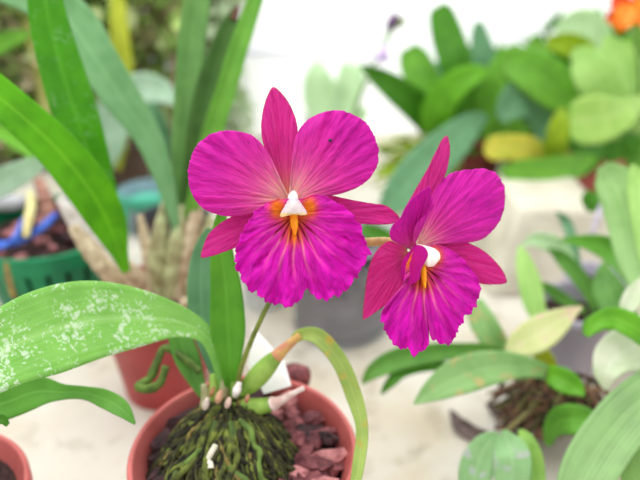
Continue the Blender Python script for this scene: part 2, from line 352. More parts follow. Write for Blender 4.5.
# roots
rd = random.Random(3)
def root_geo(x, y, d, lean, ln, r, rdm):
    a = at(x, y, d); pts = [(a, r)]
    dirn = Vector((lean, rdm.uniform(-.5, .15), -.55)).normalized(); p = a.copy()
    for i in range(7):
        dirn = (dirn + Vector((rdm.uniform(-.35, .35), rdm.uniform(-.3, .25), rdm.uniform(-.35, .12)))).normalized()
        p = p + dirn * ln / 7
        q = Vector((p.x - PC.x, p.y - PC.y)); lim = PR - .006
        if q.length > lim: q *= lim / q.length; p.x, p.y = PC.x + q.x, PC.y + q.y
        p.z = max(p.z, PH - .013 + rdm.uniform(0, .006)); pts.append((p.copy(), r * rdm.uniform(.75, 1.1)))
    return tube_geo(pts, 7, 1, .3)
MC = Vector((PC.x - .010, PC.y - .004, PH - .016)); MR = .047; MH = .035; AX, AY = 0.001, .019
def mound_path(phi, rdm, off=.0, r0=.15, r1=1.0, wig=.5):
    P = []; a = phi; n = 9
    for i in range(n):
        a += rdm.uniform(-wig, wig) * .35; q = r0 + (r1 - r0) * i / (n - 1)
        k_ = max(0, 1 - q) ** 1.3; x = MC.x + AX * k_ + MR * q * math.cos(a) * .95; y = MC.y + AY * k_ + MR * q * math.sin(a)
        P.append(Vector((x, y, MC.z + MH * (1 - q ** 2.0) + off + rdm.uniform(-.0015, .0015))))
    return P
V, F, mi = [], [], []
def addg(g, m):
    o_ = len(V); V.extend(g[0]); F.extend([tuple(i + o_ for i in q) for q in g[1]]); mi.extend([m] * len(g[1]))
dome = [MC + Vector((AX, AY, MH * .94))]; df = []
for jj in range(1, 13):
    for ii in range(40):
        th = ii / 40 * 6.2832; q = jj / 12; p = MC + Vector((AX * (1 - q) ** 1.3, AY * (1 - q) ** 1.3, 0)) + Vector((MR * .93 * q * math.cos(th), MR * .97 * q * math.sin(th), MH * .94 * (1 - q ** 2)))
        p.z += .003 * noise.noise(p * 130); dome.append(p)
df = [(0, 1 + i, 1 + (i + 1) % 40) for i in range(40)] + [(1 + a * 40 + i, 1 + a * 40 + 40 + i, 1 + a * 40 + 40 + (i + 1) % 40, 1 + a * 40 + (i + 1) % 40) for a in range(11) for i in range(40)]
addg((dome, df), 2)
for k in range(330):
    P = mound_path(rd.uniform(0, 6.283), rd, rd.uniform(0, .003), rd.uniform(.05, .35), rd.uniform(.7, 1.06), .42)
    r = rd.uniform(.0006, .0014)
    addg(tube_geo([(p, r * rd.uniform(.8, 1.15)) for p in P], 6, 1, .3), rd.choice([0, 0, 0, 1, 1, 1, 1, 2, 2, 3]))
tag(obj('mossy_roots', V, F, None, p1, mats=[ROOTM, ROOTD, simple('moss_black', (50, 50, 28), (22, 20, 14), 160, .9, .8), simple('root_ochre', (140, 124, 64), (76, 70, 34), 160, .8, .4)], mi=mi), kind='stuff')
for phi, mt, r, r1 in [(-2.5, ROOTM, .0021, 1.0), (-2.15, ROOTG, .0018, .95), (-1.85, ROOTM, .002, 1.0), (-1.6, ROOTM, .0022, .9), (-1.3, ROOTG, .0017, 1.0), (-1.05, ROOTM, .0021, 1.0), (-.8, ROOTG, .0018, .9)]:
    tube('root', [(p, r) for p in mound_path(phi, rd, .003, .25, r1, .5)], mt, p1, sides=8, knob=.3)
for x, y, ln in [(230, 470, 14)]:
    a = at(x, y, .328); P = mound_path(-1.2 - (262 - x) / 60, rd, .0045, .45, .7, .3)
    tube('root', [(p, .0016) for p in P[:6]], ROOTW, p1, sides=8, knob=.3)
for x, y, r, c in [(219, 397, 4, (206, 160, 130)), (237, 390, 4.5, (246, 240, 234)), (228, 403, 3.2, (226, 196, 180)), (247, 399, 2.6, (190, 140, 100)), (206, 404, 3.6, (232, 214, 200)), (212, 392, 3, (170, 130, 80))]:
    ptube('root_bud', [(x - r * .4, y + r * 1.3, .358, r * .6), (x, y, .356, r), (x + r * .6, y - r * 1.8, .357, r * .5)], simple('bud_scale', c, tuple(v * .8 for v in c), 200, .6, .2), p1)
ptube('root', [(200, 372, .374, 3), (184, 358, .378, 4), (165, 348, .382, 4), (158, 360, .38, 4), (150, 378, .377, 4.5), (139, 386, .374, 4.5), (148, 389, .372, 5), (160, 383, .371, 4), (166, 366, .372, 4)], ROOTG, p1, knob=.25, label='looping green aerial root')
# flower stalk
stalk = ptube('flower_stalk', [(236, 398, .37, 3.2), (240, 372, .362, 2.8), (250, 344, .35, 2.6), (262, 317, .338, 2.5), (272, 297, .331, 2.5), (284, 270, .326, 2.6), (292, 245, .324, 2.8), (296, 232, .324, 3)], STEM, p1)
# ------------------------------------------------------------------ flowers
SC = .3 / FPX
def fp(x, y, dz, D): return at(x, y, D - dz * SC)
def mixc(a, b, t):
    t = min(1, max(0, t)); return tuple(a[i] + (b[i] - a[i]) * t for i in range(3))
def fan(name, outline, center, D, colf, parent, closed=False, zf=None, ruffle=0, rk=24, crinkle=0, nt=200, nr=34, jag=.0, seed=0):
    """sheet spun from 'center' out to a traced outline, (x, y, dz) in flower units"""
    V, UV, C, F = [], [], [], []
    cnt = nt if closed else nt + 1
    # arclength-ish sampling
    S = [cr(outline, i / 800, closed) for i in range(801)]
    acc = [0]
    for i in range(1, 801): acc.append(acc[-1] + math.dist(S[i][:2], S[i - 1][:2]))
    tot = acc[-1]; j = 0; O = []
    for i in range(cnt):
        tt = tot * i / nt
        while j < 799 and acc[j + 1] < tt: j += 1
        f = (tt - acc[j]) / max(1e-6, acc[j + 1] - acc[j]); f = min(max(f, 0), 1)
        O.append([S[j][k] + (S[j + 1][k] - S[j][k]) * f for k in range(3)])
    for r_ in range(nr + 1):
        r = (r_ / nr) ** .85
        for i in range(cnt):
            th = i / nt; o = O[i]
            jg = 1 + jag * (r ** 9) * (noise.noise(Vector((th * 46, seed, 0))) + .6 * noise.noise(Vector((th * 120, seed, 3))))
            x = center[0] + (o[0] - center[0]) * r * jg; y = center[1] + (o[1] - center[1]) * r * jg
            dz = center[2] + (o[2] - center[2]) * (r ** 1.3)
            if zf: dz += zf(r, th, x, y)
            edge = 1 if closed else min(1, min(th, 1 - th) * 12)
            R = math.hypot(o[0] - center[0], o[1] - center[1]) / 60
            dz += ruffle * r ** 4 * edge * (math.sin(th * rk * 6.283 + 2 * math.sin(th * 9 + seed)) + .7 * noise.noise(Vector((th * 30, r * 2, seed)))) * R
            tw = th + .012 * noise.noise(Vector((x * .12, y * .12, seed)))
            dz += crinkle * (r ** .8) * R * edge * (noise.noise(Vector((tw * 30, r * 3.0, seed + 5))) + .28 * noise.noise(Vector((tw * 70, r * 4, seed + 9))))
            V.append(fp(x, y, dz, D)); UV.append((th + seed * .37, r)); C.append(lin(colf(x, y, r, th)))
    m = cnt if closed else cnt - 1
    for a in range(nr):
        for i in range(m):
            i2 = (i + 1) % cnt; F.append((a * cnt + i, a * cnt + i2, (a + 1) * cnt + i2, (a + 1) * cnt + i))
    o = obj(name, V, F, PETAL, parent, uvs=UV, cols=C)
    md = o.modifiers.new('t', 'SOLIDIFY'); md.thickness = .0004; md.offset = 0
    return o
MAG = (226, 34, 184); MAGD = (208, 14, 172); PINK = (240, 130, 180); SEP = (222, 38, 150); SEPL = (236, 80, 172); LIP = (232, 8, 200)
def petal_col(bx, by, glow=30, gc=(255, 212, 186)):
    def f(x, y, r, th):
        d = math.hypot(x - bx, y - by)
        c = mixc(MAG, MAGD, .5 + .8 * noise.noise(Vector((x * .03, y * .03, 1))))
        g = math.exp(-(d / glow) ** 2)  # peach petal base, painted lighter to offset the shade at the centre
        g *= .95 + .5 * noise.noise(Vector((th * 26, r * 1.5, 2)))
        c = mixc(c, (238, 90, 160), min(1, math.exp(-(d / (glow * 2.2)) ** 2) * .75))
        return mixc(c, gc, g * .95)
    return f
def sepal_col(bx, by, gl=24, base=SEP):
    def f(x, y, r, th):
        d = math.hypot(x - bx, y - by)
        v = .5 + .9 * noise.noise(Vector((th * 30, r * 2, 4)))
        c = mixc(base, SEPL, v * .6)
        c = mixc(c, (190, 100, 90), .55 if r > .985 else 0)
        return mixc(c, (248, 190, 130), math.exp(-(d / gl) ** 2) * .9)
    return f
def lip_col(cx, cy, ax, s=1.0):
    """ax: unit 2D axis pointing down the middle of the lip"""
    def f(x, y, r, th):
        dx, dy = x - cx, y - cy
        u = (dx * ax[0] + dy * ax[1]) / s; w = (dx * -ax[1] + dy * ax[0]) / s
        rho = math.hypot(u, w); ang = math.atan2(w, u)
        c = mixc(LIP, (206, 4, 168), .5 + 1.0 * noise.noise(Vector((th * 40, r * 2.2, 7))))
        c = mixc(c, (246, 96, 196), .65 * math.exp(-(rho / 38) ** 2))
        fan_ = math.exp(-(ang / .95) ** 2)
        st = max(0, math.cos(ang * 24 + .8 * math.sin(rho * .1))) ** 2
        c = mixc(c, (255, 165, 180), st * fan_ * 1.0 * max(0, min(1, (rho - 10) / 10)) * max(0, 1 - max(0, rho - 30) / 44))
        y0 = math.exp(-(w / (5.5 + .12 * max(0, u))) ** 2) * (1 if -4 < u < 20 else math.exp(-((u - 20) / 9) ** 2) if u >= 20 else math.exp(-((u + 4) / 5) ** 2))
        c = mixc(c, (255, 150, 20), y0)
        c = mixc(c, (255, 150, 70), .85 * math.exp(-((abs(w) - 8) / 5) ** 2 - ((u - 3) / 9) ** 2))
        for sw in (-1, 1):
            c = mixc(c, (255, 150, 40), min(1, 1.25 * math.exp(-((w - sw * 16) / 7.5) ** 2 - ((u + 7) / 10) ** 2)))
        dk = max(0, math.cos(ang * 19 + 3.14)) ** 1.5 * (1 if abs(ang) < 1.15 else 0)
        if .12 < abs(ang): c = mixc(c, (140, 0, 50), dk * .95 * max(0, min(1, (rho - 5) / 3)) * max(0, min(1, (31 - rho) / 9)))
        return c
    return f
# ---- flower one (frontal)
D1 = .300
f1 = ptube('flower', [(293, 194, D1 + 2 * SC, 5), (293, 199, D1 - 6 * SC, 6), (293.5, 204, D1 - 9 * SC, 6.5), (293.5, 208, D1 - 12 * SC, 8), (293.5, 211, D1 - 13 * SC, 8)], COLW, p1, sides=20, flat=.9)
f1['label'] = 'frontal magenta flower with round ruffled lip'
P1 = petal_col(288, 198)
fan('sepal', [(284, 203, -6), (281, 185, -7), (275, 166, -8), (265.3, 150, -10), (261.5, 132, -10), (262.5, 113.6, -10), (267, 97, -11), (272.5, 87.2, -13), (279, 90.5, -12), (288, 101.6, -10), (295.5, 118.4, -9), (298, 137.5, -9), (296, 166, -8), (292, 185, -7), (290, 203, -6)], (287, 205, -5), D1, sepal_col(287, 203, 30), f1, ruffle=0, crinkle=1.2, nt=120, seed=1, zf=lambda r, th, x, y: -6 * math.exp(-((x - 280) / 6) ** 2) * math.sin(r * 3.14))
fan('sepal', [(281, 207, -6), (262, 209, -8), (240, 213.5, -9), (223, 221.4, -10), (209, 233.4, -12), (203, 247, -13), (201, 257.4, -14), (210, 256.5, -12), (218.4, 254, -11), (240, 246, -8), (262, 238, -6), (281, 222, -5)], (284, 212, -5), D1, sepal_col(284, 210, 16), f1, crinkle=1.2, nt=120, seed=2)
fan('sepal', [(304, 206, -8), (316, 200, -9), (328.6, 195.5, -9), (343, 198, -10), (357.4, 201, -11), (374, 203.8, -11), (386, 205.6, -11), (395, 212, -12), (399.6, 219, -13), (391, 223.8, -11), (376, 224.3, -9), (362, 223.8, -8), (343, 222, -7), (310, 218, -6)], (302, 212, -6), D1, sepal_col(302, 212, 14), f1, crinkle=1.2, nt=120, seed=3)
fan('petal', [(288, 196, 0), (278.3, 176, 1), (272, 160, 2), (263.9, 147.1, 2), (251.9, 135.5, 2), (232.7, 130.8, 1), (213.6, 133, 2), (196.5, 146, 3), (188.6, 167, 4), (190.5, 190.3, 4), (201.6, 207, 3), (223, 215.7, 2), (247, 214.2, 0), (268.7, 206, -1), (285, 203, -1)], (290, 201, -1), D1, P1, f1, ruffle=.9, rk=15, crinkle=2.6, nt=260, nr=44, jag=.012, seed=4, zf=lambda r, th, x, y: 10 * math.sin(r * 3.0) * .6)
fan('petal', [(290, 204, -1), (309.4, 201, -1), (325, 196.5, 0), (343, 192.7, 1), (362, 184.5, 2), (374, 172, 3), (378.6, 157, 3), (376.5, 142, 3), (367, 124, 3), (352, 114, 3), (338, 110.5, 2), (323.8, 112.2, 2), (307, 120.7, 2), (296.5, 135, 2), (293, 152, 2), (291, 176, 1), (289, 196, 0)], (289, 202, -1), D1, P1, f1, ruffle=.9, rk=16, crinkle=2.6, nt=260, nr=44, jag=.012, seed=5, zf=lambda r, th, x, y: 10 * math.sin(r * 3.0) * .6)
LO = [(299.8, 199, 6), (287, 199, 6), (275.9, 199.8, 7), (261.5, 205.6, 9), (251.9, 216.6, 9), (243, 230, 8), (237, 245, 8), (235.6, 262, 9), (240, 277, 11), (247.5, 287, 12), (256, 293, 13), (264, 300, 14), (276, 304.5, 15), (288, 306.5, 16), (297.5, 302.5, 16), (302.8, 296, 15), (305.5, 287, 14), (309, 291, 14), (315, 296.5, 14), (325, 300, 14), (334, 298.5, 13), (345, 291, 12), (352.5, 282, 11), (360, 271.8, 10), (366, 262, 9), (368.6, 250, 8), (365, 240, 8), (362.5, 231, 8), (357, 220, 8), (350, 211.5, 9), (337, 202.6, 8), (319, 194.5, 7)]
fan('lip', LO, (293.5, 215, -3), D1, lip_col(293.5, 215, (0.03, 1)), f1, closed=True, ruffle=2.2, rk=19, crinkle=6.5, nt=460, nr=60, jag=.06, seed=6, zf=lambda r, th, x, y: 13 * math.sin(min(1, r * 1.1) * 2.4) * (1 if y > 212 else .75))
# side lobe folds + throat callus + anther
for sgn in (-1, 1):
    pass
HOOD = lambda x, y, r, th: mixc((255, 250, 246), (250, 214, 236), max(0, r - .6) * 1.2) if y < 213 else (255, 236, 170)
fan('anther_cap', [(288.5, 200, 12), (293, 198, 12), (298, 199.5, 12), (302, 205, 14), (306, 211, 16), (307, 214.5, 17), (302, 215.3, 20), (294, 214.3, 21), (286, 216, 20), (281, 217.2, 17), (280.5, 214, 16), (284.5, 207, 14)], (293, 208, 23), D1, HOOD, f1, closed=True, nt=60, nr=12, seed=31)
ptube('throat_ridge', [(293.5, 214, D1 - 5 * SC, 4.5), (294, 220, D1 - 7 * SC, 4.8), (294.5, 227, D1 - 8.5 * SC, 4), (295, 235, D1 - 8.5 * SC, 1.5)], YEL, f1, sides=12, flat=.8)
ptube('pedicel', [(293, 200, D1 + 4 * SC, 5), (294, 212, D1 + 14 * SC, 4.2), (296, 226, D1 + 22 * SC, 3.4), (296, 236, D1 + 26 * SC, 3)], PEDI, f1)
# ---- flower two (turned to the side)
D2 = .308
f2 = ptube('flower', [(408, 245, D2 + 0 * SC, 3), (415, 247.5, D2 - 3 * SC, 4), (422, 251, D2 - 9 * SC, 6.5), (429, 256, D2 - 14 * SC, 9.5), (434, 260, D2 - 17 * SC, 9), (437, 262.5, D2 - 18 * SC, 5)], COLW, p1, sides=20, flat=.85)
f2['label'] = 'magenta flower turned aside with an upright dorsal sepal'
fan('sepal', [(405, 240, -6), (399, 228, -6), (401, 218, -7), (405, 208, -7), (412.3, 195, -9), (421, 180, -11), (429, 166, -13), (434, 155, -15), (438.6, 146.5, -17), (442, 139.5, -18), (447, 135.7, -20), (449.5, 143, -21), (449.8, 154, -20), (447.5, 167, -17), (443.4, 178.5, -16), (437, 189, -14), (429, 199, -12), (423, 222, -9), (420, 240, -6)], (412, 240, -4), D2, sepal_col(412, 240, 12, (214, 34, 140)), f2, crinkle=1.4, nt=140, seed=11)
fan('sepal', [(404, 247, 4), (396, 243, 8), (389, 241, 11), (381, 246, 14), (374, 255, 17), (369.5, 266, 19), (366.8, 278.5, 20), (364.5, 297, 22), (362.8, 316, 24), (364, 319.5, 24), (371, 315.5, 22), (379, 309.6, 20), (389, 303, 17), (398, 295, 14), (405, 283, 10), (412, 268, 4)], (410, 254, 2), D2, sepal_col(410, 254, 8, (222, 36, 136)), f2, crinkle=1.5, nt=140, seed=12)
fan('sepal', [(424, 246, -8), (440, 241.5, -14), (460, 240.5, -20), (473, 245, -26), (484.5, 251.5, -30), (494, 260, -34), (501.5, 269, -38), (505.5, 276.5, -40), (505.9, 283, -41), (492, 284.5, -36), (479, 283.5, -30), (462, 280, -22), (440, 270, -12), (424, 260, -6)], (421, 252, -5), D2, sepal_col(421, 252, 12, (222, 28, 142)), f2, crinkle=1.4, nt=140, seed=13)
fan('petal', [(419, 243, -4), (419, 225, -6), (423, 211, -8), (430, 199, -10), (435, 190, -12), (441.5, 180.5, -15), (448, 175.5, -17), (456, 171.5, -20), (468, 169.8, -24), (480, 168.8, -28), (491, 170.5, -31), (499, 177, -34), (504, 187, -36), (505, 198, -37), (503.5, 210, -36), (500, 220, -34), (494, 229, -32), (486, 236.5, -29), (478, 240.5, -26), (469.7, 242, -23), (446, 242, -14), (420, 250, -4)], (417, 246, -2), D2, petal_col(417, 242, 20), f2, ruffle=.9, rk=15, crinkle=2.6, nt=260, nr=44, jag=.012, seed=14, zf=lambda r, th, x, y: 9 * math.sin(r * 3) * .6)
fan('petal', [(416, 253, 4), (409, 248, 7), (400, 243, 9), (392, 240, 14), (389.5, 233, 20), (393, 225, 26), (401, 217, 30), (405, 208, 33), (412, 199, 36), (420, 192.5, 38), (428, 187, 40), (430.5, 188, 41), (431, 195, 40), (433, 204, 38), (429, 212, 34), (421, 219, 30), (415.5, 226, 26), (414, 236, 20), (417, 246, 10)], (412, 250, 3), D2, petal_col(412, 250, 8, (240, 120, 180)), f2, ruffle=.8, rk=10, crinkle=3.0, nt=220, nr=36, jag=.012, seed=15)
LO2 = [(428, 246, 4), (440, 245.5, -2), (451, 250, -8), (460, 257, -12), (468, 265, -15), (474, 273, -17), (478, 279, -18), (481, 286, -19), (479.5, 295, -18), (475.5, 305, -15), (470, 313, -12), (463, 321, -8), (459, 326.5, -5), (456, 335, -3), (451, 342.5, 0), (444, 344.5, 3), (436.5, 342.5, 6), (431.5, 337, 9), (429, 332, 11), (428.5, 343, 13), (426, 349, 14), (419, 353, 16), (412, 353.5, 18), (404, 348.5, 20), (397, 346, 21), (391, 340, 22), (386, 332, 22), (382, 324, 22), (381.5, 314, 21), (386, 305, 20), (394, 296, 18), (402, 286, 16), (405, 276, 15), (407, 264, 14), (412, 254, 11), (419, 247, 8)]
fan('lip', LO2, (421, 265, -4), D2, lip_col(421, 264, (.1, .995), .92), f2, closed=True, ruffle=2.2, rk=19, crinkle=6.0, nt=460, nr=60, jag=.06, seed=16, zf=lambda r, th, x, y: 12 * math.sin(min(1, r * 1.1) * 2.4))
fan('lip_side_lobe', [(410, 251, 12), (416, 245.5, 16), (424, 247, 20), (428, 254, 22), (425, 262, 22), (421, 270, 21), (419, 279, 20), (411, 284, 18), (404, 281, 15), (401, 272, 13), (403, 260, 12)], (413, 264, 22), D2, lambda x, y, r, th: mixc((226, 20, 150), (214, 10, 160), r), f2, closed=True, ruffle=.8, rk=8, crinkle=2, nt=120, nr=20, seed=17)
ptube('throat_ridge', [(421, 262, D2 - 12 * SC, 3), (423, 270, D2 - 15 * SC, 4), (424, 279, D2 - 15 * SC, 3), (425, 288, D2 - 13 * SC, 1.3)], YEL, f2, sides=12, flat=.5)
ptube('pedicel', [(408, 245, D2 + 1 * SC, 5), (396, 243, D2 + 4 * SC, 4.8), (382, 241.5, D2 + 8 * SC, 4.6), (366, 242, D2 + 14 * SC, 4.4), (340, 240, D2 + 20 * SC, 3.8), (310, 236, D2 + 28 * SC, 3.2), (296, 233, .3235, 3)], PEDI, f2, sides=12)
# tiny insect on the right petal
ins = tag(ptube('insect', [(328.5, 140, D1 - 14 * SC, 1), (330, 140.4, D1 - 14 * SC, 2), (332, 140.8, D1 - 14 * SC, 1)], simple('insect_dark', (60, 30, 60), None, 100, .5, .1), loc=at(330, 140, .295)), 'tiny dark insect resting on the upper petal of the frontal flower', 'insect')
# ------------------------------------------------------------------ plant tag
def card(name, quad, mat, parent=None, th=.0008, **k):
    V = [Vector(q) for q in quad]; n = (V[1] - V[0]).cross(V[3] - V[0]).normalized() * th
    W = V + [v + n for v in V]
    F = [(3, 2, 1, 0), (4, 5, 6, 7), (0, 1, 5, 4), (1, 2, 6, 5), (2, 3, 7, 6), (3, 0, 4, 7)]
    o = obj(name, W, F, mat, parent, smooth=False, **k)
    return o
q = [at(248, 366, .385), at(253, 328, .395), at(284, 362, .39), at(291, 386, .38), at(264, 394, .378)]
V = q + [v + Vector((0, .0009, .0003)) for v in q]
F = [(0, 1, 2, 3, 4), (9, 8, 7, 6, 5)] + [(i, (i + 1) % 5, (i + 1) % 5 + 5, i + 5) for i in range(5)]
tag(obj('plant_tag', V, F, WHITEP, loc=at(264, 394, .378), smooth=False), 'blank white plastic plant tag stuck in the bark beside the orchid bulbs', 'plant tag')
# ------------------------------------------------------------------ bark chips
def chip_positions(n, rmax, c, z, seed, gap=.0075):
    rr = random.Random(seed); out = []
    for i in range(n):
        for _ in range(40):
            a = rr.uniform(0, 6.283); r = rmax * math.sqrt(rr.random())
            p = Vector((c.x + r * math.cos(a), c.y + r * math.sin(a), z))
            if all((p - q).length > gap for q in out): out.append(p); break
    return out
k = 0
for i, p in enumerate(chip_positions(150, PR - .014, PC, PH - .011, 11, .0068)):
    rr = random.Random(i)
    # leave the clump of roots free
    px = 320 + (p.x) / ((p - CAM).dot(FW)) * FPX
    if (p - Vector((MC.x, MC.y, p.z))).length < MR * .72: continue
    v, f = rock_geo(rr.uniform(.007, .0115), .45, i, .6)
    R = Matrix.Rotation(rr.uniform(0, 6.28), 3, 'Z') @ Matrix.Rotation(rr.uniform(-.6, .6), 3, 'X') @ Matrix.Rotation(rr.uniform(-.4, .4), 3, 'Y')
    pp = p + Vector((0, 0, rr.uniform(0, .006)))
    right = p.x > PC.x + .005
    mt = BARKD if not right else rr.choice([BARKP, BARK, BARK, BARK2, BARK2, BARKD])  # left of the roots only the darkest bark, right a mix of tones
    o = obj('bark_chip', [R @ a + pp for a in v], f, mt, loc=pp, smooth=False)
    if right: tag(o, 'reddish-brown bark chip among those right of the orchid roots', 'bark chip', 'reddish bark chips in the orchid pot')
    else: tag(o, 'dark bark chip among those left of the orchid roots', 'bark chip', 'dark bark chips in the orchid pot')
v, f = rock_geo(.0105, .5, 99)
pp = at_z(287, 402, PH - .004)
tag(obj('bark_chip', [Matrix.Rotation(.9, 3, 'Z') @ a + pp for a in v], f, BARKP, loc=pp), 'large pale pink bark piece just below the white plant tag', 'bark chip')
v, f = rock_geo(.011, .8, 31); pp = at_z(297, 376, PH - .002)
tag(obj('bark_chip', [a + pp for a in v], f, BARK, loc=pp), 'dark red bark lump against the far rim beside the white plant tag', 'bark chip')
# ================================================================== LEFT REAR ORCHID
C2 = Vector((-.142, .47, 0)); p2 = thing('potted_orchid', C2, 'tall strap-leaved orchid with dry papery bulbs in a red pot, no flowers', 'potted plant')
lathe('pot', pot_profile(.054, .1, .0025, .012, .68), C2, simple('brick_pot', (170, 66, 66), (150, 52, 54), 30, .45, .05), p2)
rough_disc('potting_mix', C2 + Vector((0, 0, .088)), .046, SOIL, p2, .006, dome=.004)
leaf(p2, [(-60, 62, .36, 14), (-25, 80, .37, 19), (10, 106, .38, 19), (54, 146, .40, 20.5), (87, 186, .42, 21.5), (108, 222, .44, 17.5), (120, 254, .46, 8), (126, 272, .47, 4)], G_A, fold=.22, nu=12, nv=60, label='broad bright green leaf arching forward to the frame edge')
leaf(p2, [(34, -60, .40, 14), (43, -12, .41, 16), (51, 30, .42, 19), (62, 70, .43, 21), (76, 115, .44, 21.5), (91, 160, .455, 18), (106, 205, .47, 13), (124, 262, .49, 5)], G_B, fold=.2, nu=12, nv=60)
leaf(p2, [(-40, -25, .5, 14), (0, -16, .5, 17), (40, -2, .5, 20), (72, 24, .5, 24), (98, 62, .5, 21), (122, 98, .505, 18), (145, 132, .51, 14), (161, 168, .515, 11), (171, 205, .52, 6.5), (177, 235, .525, 3), (180, 268, .53, 2)], G_C, fold=.2, nu=12, nv=60, label='long blue-green leaf bending away behind the bright ones')
leaf(p2, [(206, -50, .50, 9), (199, -8, .505, 12), (192, 40, .51, 13.5), (187, 100, .515, 12.5), (183, 160, .52, 11), (182, 215, .53, 5), (184, 270, .54, 2)], G_D, fold=.35)
leaf(p2, [(236, 8, .50, 3), (229, 26, .50, 8), (219, 56, .505, 12), (209, 92, .51, 14), (199, 136, .515, 13), (190, 190, .525, 8), (184, 230, .54, 2.5)], G_E, fold=.3, label='dark green leaf with a brown dying tip')
leaf(p2, [(280, -60, .48, 4), (262, -20, .485, 7), (250, 15, .488, 8), (238, 50, .49, 9.5), (226, 90, .495, 10), (213, 132, .505, 10), (200, 180, .515, 8.5), (188, 222, .53, 4.5), (184, 245, .54, 2)], G_F, fold=.3)
ptube('leaf_tip', [(238, 5, .498, 1), (236, 12, .498, 3.5), (233, 20, .498, 3)], simple('dead_tip', (120, 84, 70), (80, 50, 44), 120, .8, .3), p2)
for pts, mt in [([(126, 262, .475, 4), (134, 275, .49, 9), (142, 290, .51, 9), (150, 305, .53, 5)], DRY),
                ([(72, 226, .5, 5), (92, 252, .505, 9), (112, 275, .51, 10), (135, 292, .53, 7)], DRY),
                ([(60, 198, .52, 5), (76, 222, .52, 8), (98, 250, .525, 8), (126, 284, .535, 6)], simple('dry_grey', (206, 200, 196), (170, 160, 150), 90, .8, .3)),
                ([(165, 200, .53, 3), (160, 235, .53, 8), (158, 265, .535, 9), (160, 300, .54, 6)], DRYG),
                ([(182, 205, .53, 5), (178, 240, .53, 9), (172, 275, .535, 9), (168, 302, .54, 6)], DRYG),
                ([(200, 190, .53, 4), (194, 225, .53, 8), (186, 262, .535, 9), (178, 300, .54, 6)], DRY),
                ([(210, 215, .53, 3), (204, 245, .53, 7), (196, 275, .535, 8), (186, 304, .54, 5)], DRYG),
                ([(140, 215, .55, 3), (146, 245, .55, 6), (152, 275, .55, 7), (158, 302, .55, 5)], DRY),
                ([(186, 300, .52, 5), (180, 320, .53, 6), (172, 335, .54, 4)], DRY)]:
    ptube('pseudobulb', pts, mt, p2, sides=12, knob=.15)
# ================================================================== LEFT FRONT CORNER POT
C3 = at(-82, 506, .355); C3.z = 0
p3 = thing('potted_orchid', C3, 'plant in a pink-red pot cut by the lower left corner of the frame', 'potted plant')
lathe('pot', pot_profile(.058, .1, .0025, .012, .72), C3, TERRA, p3)
rough_disc('potting_mix', C3 + Vector((0, 0, .088)), .05, SOIL, p3, .004, dome=.004)
leaf(p3, [(-120, 480, .35, 6), (-80, 438, .345, 14), (-35, 408, .345, 19), (0, 404, .345, 17), (35, 392, .345, 16), (62, 392, .345, 8), (85, 393, .345, 6.5), (105, 399, .343, 9), (122, 409, .34, 8), (135, 424, .338, 1)], G_L2, fold=.2, wave=.05, nv=60)
leaf(p3, [(-110, 500, .33, 6), (-70, 470, .33, 12), (-30, 440, .33, 14), (-2, 420, .33, 6), (8, 425, .33, 2)], G_DK, fold=.3)
# ================================================================== GREEN BASKET
CB = Vector((-.285, .605, 0)); BR = .078; BH = .1
bk = thing('basket_pot', CB, 'green slotted plastic basket pot with bark, behind the arching leaf', 'pot')
V, F = [], []; seg = 96
rows = [0, .012, .03, .05, .07, .086, .088, BH, BH, .088, 0.012]
def brad(z): return BR * (.74 + .24 * z / BH)
prof = [(brad(0), 0), (brad(.012), .012), (brad(.078), .078), (BR + .002, .082), (BR + .003, BH), (BR - .002, BH), (BR - .003, .08), (brad(.078) - .003, .078), (brad(.012) - .003, .012), (.001, .01)]
prof = [(.001, 0)] + prof
for r, z in prof:
    for i in range(seg):
        th = 2 * math.pi * i / seg; V.append(CB + Vector((r * math.cos(th), r * math.sin(th), z)))
for j in range(len(prof) - 1):
    for i in range(seg):
        if j in (2, 8) and i % 4 == 0: continue       # slots
        a = j * seg + i; b = j * seg + (i + 1) % seg; F.append((a, b, b + seg, a + seg))
obj('basket', V, F, GREENP, bk, smooth=False)
lathe('liner', [(.001, .013), (brad(.012) - .006, .014), (brad(.078) - .006, .076), (.001, .077)], CB, simple('dark_mix', (48, 36, 34), (20, 14, 14), 120, .9, .5), bk)
rough_disc('potting_mix', CB + Vector((0, 0, .085)), BR - .006, SOIL, bk, .01, dome=.006)
for i, p in enumerate(chip_positions(38, BR - .012, CB, .094, 5)):
    rr = random.Random(i + 500); v, f = rock_geo(rr.uniform(.006, .011), .6, i + 300)
    R = Matrix.Rotation(rr.uniform(0, 6.28), 3, 'Z') @ Matrix.Rotation(rr.uniform(-.6, .6), 3, 'X')
    tag(obj('bark_chip', [R @ a + p for a in v], f, [BARK, BARKD, BARKP, BARKD][i % 4], loc=p), 'rough bark chip lying in the green basket pot', 'bark chip', 'bark chips in the green basket')
tag(ptube('rope', [(-20, 240, .63, 3), (10, 244, .62, 3.2), (30, 236, .62, 3.4), (44, 226, .62, 4), (56, 214, .63, 3)], BLUE, loc=at(20, 240, .62), knob=.1), 'blue plastic rope strung across the green basket, upper strand', 'rope')
tag(ptube('rope', [(-20, 250, .6, 2.5), (4, 246, .605, 3), (16, 236, .61, 3), (22, 222, .62, 2.5), (30, 212, .63, 2)], BLUE, loc=at(10, 244, .6)), 'blue plastic rope hooked upright at the green basket rim', 'rope')
tag(ptube('dry_stem', [(30, 192, .63, 3), (31, 206, .625, 4.5), (28, 222, .615, 4.5), (26, 237, .61, 3)], simple('stem_cream', (236, 230, 170), (208, 190, 120), 90, .6, .2), loc=at(28, 237, .61)), 'short cream-yellow dry stem standing in the green basket', 'stem')
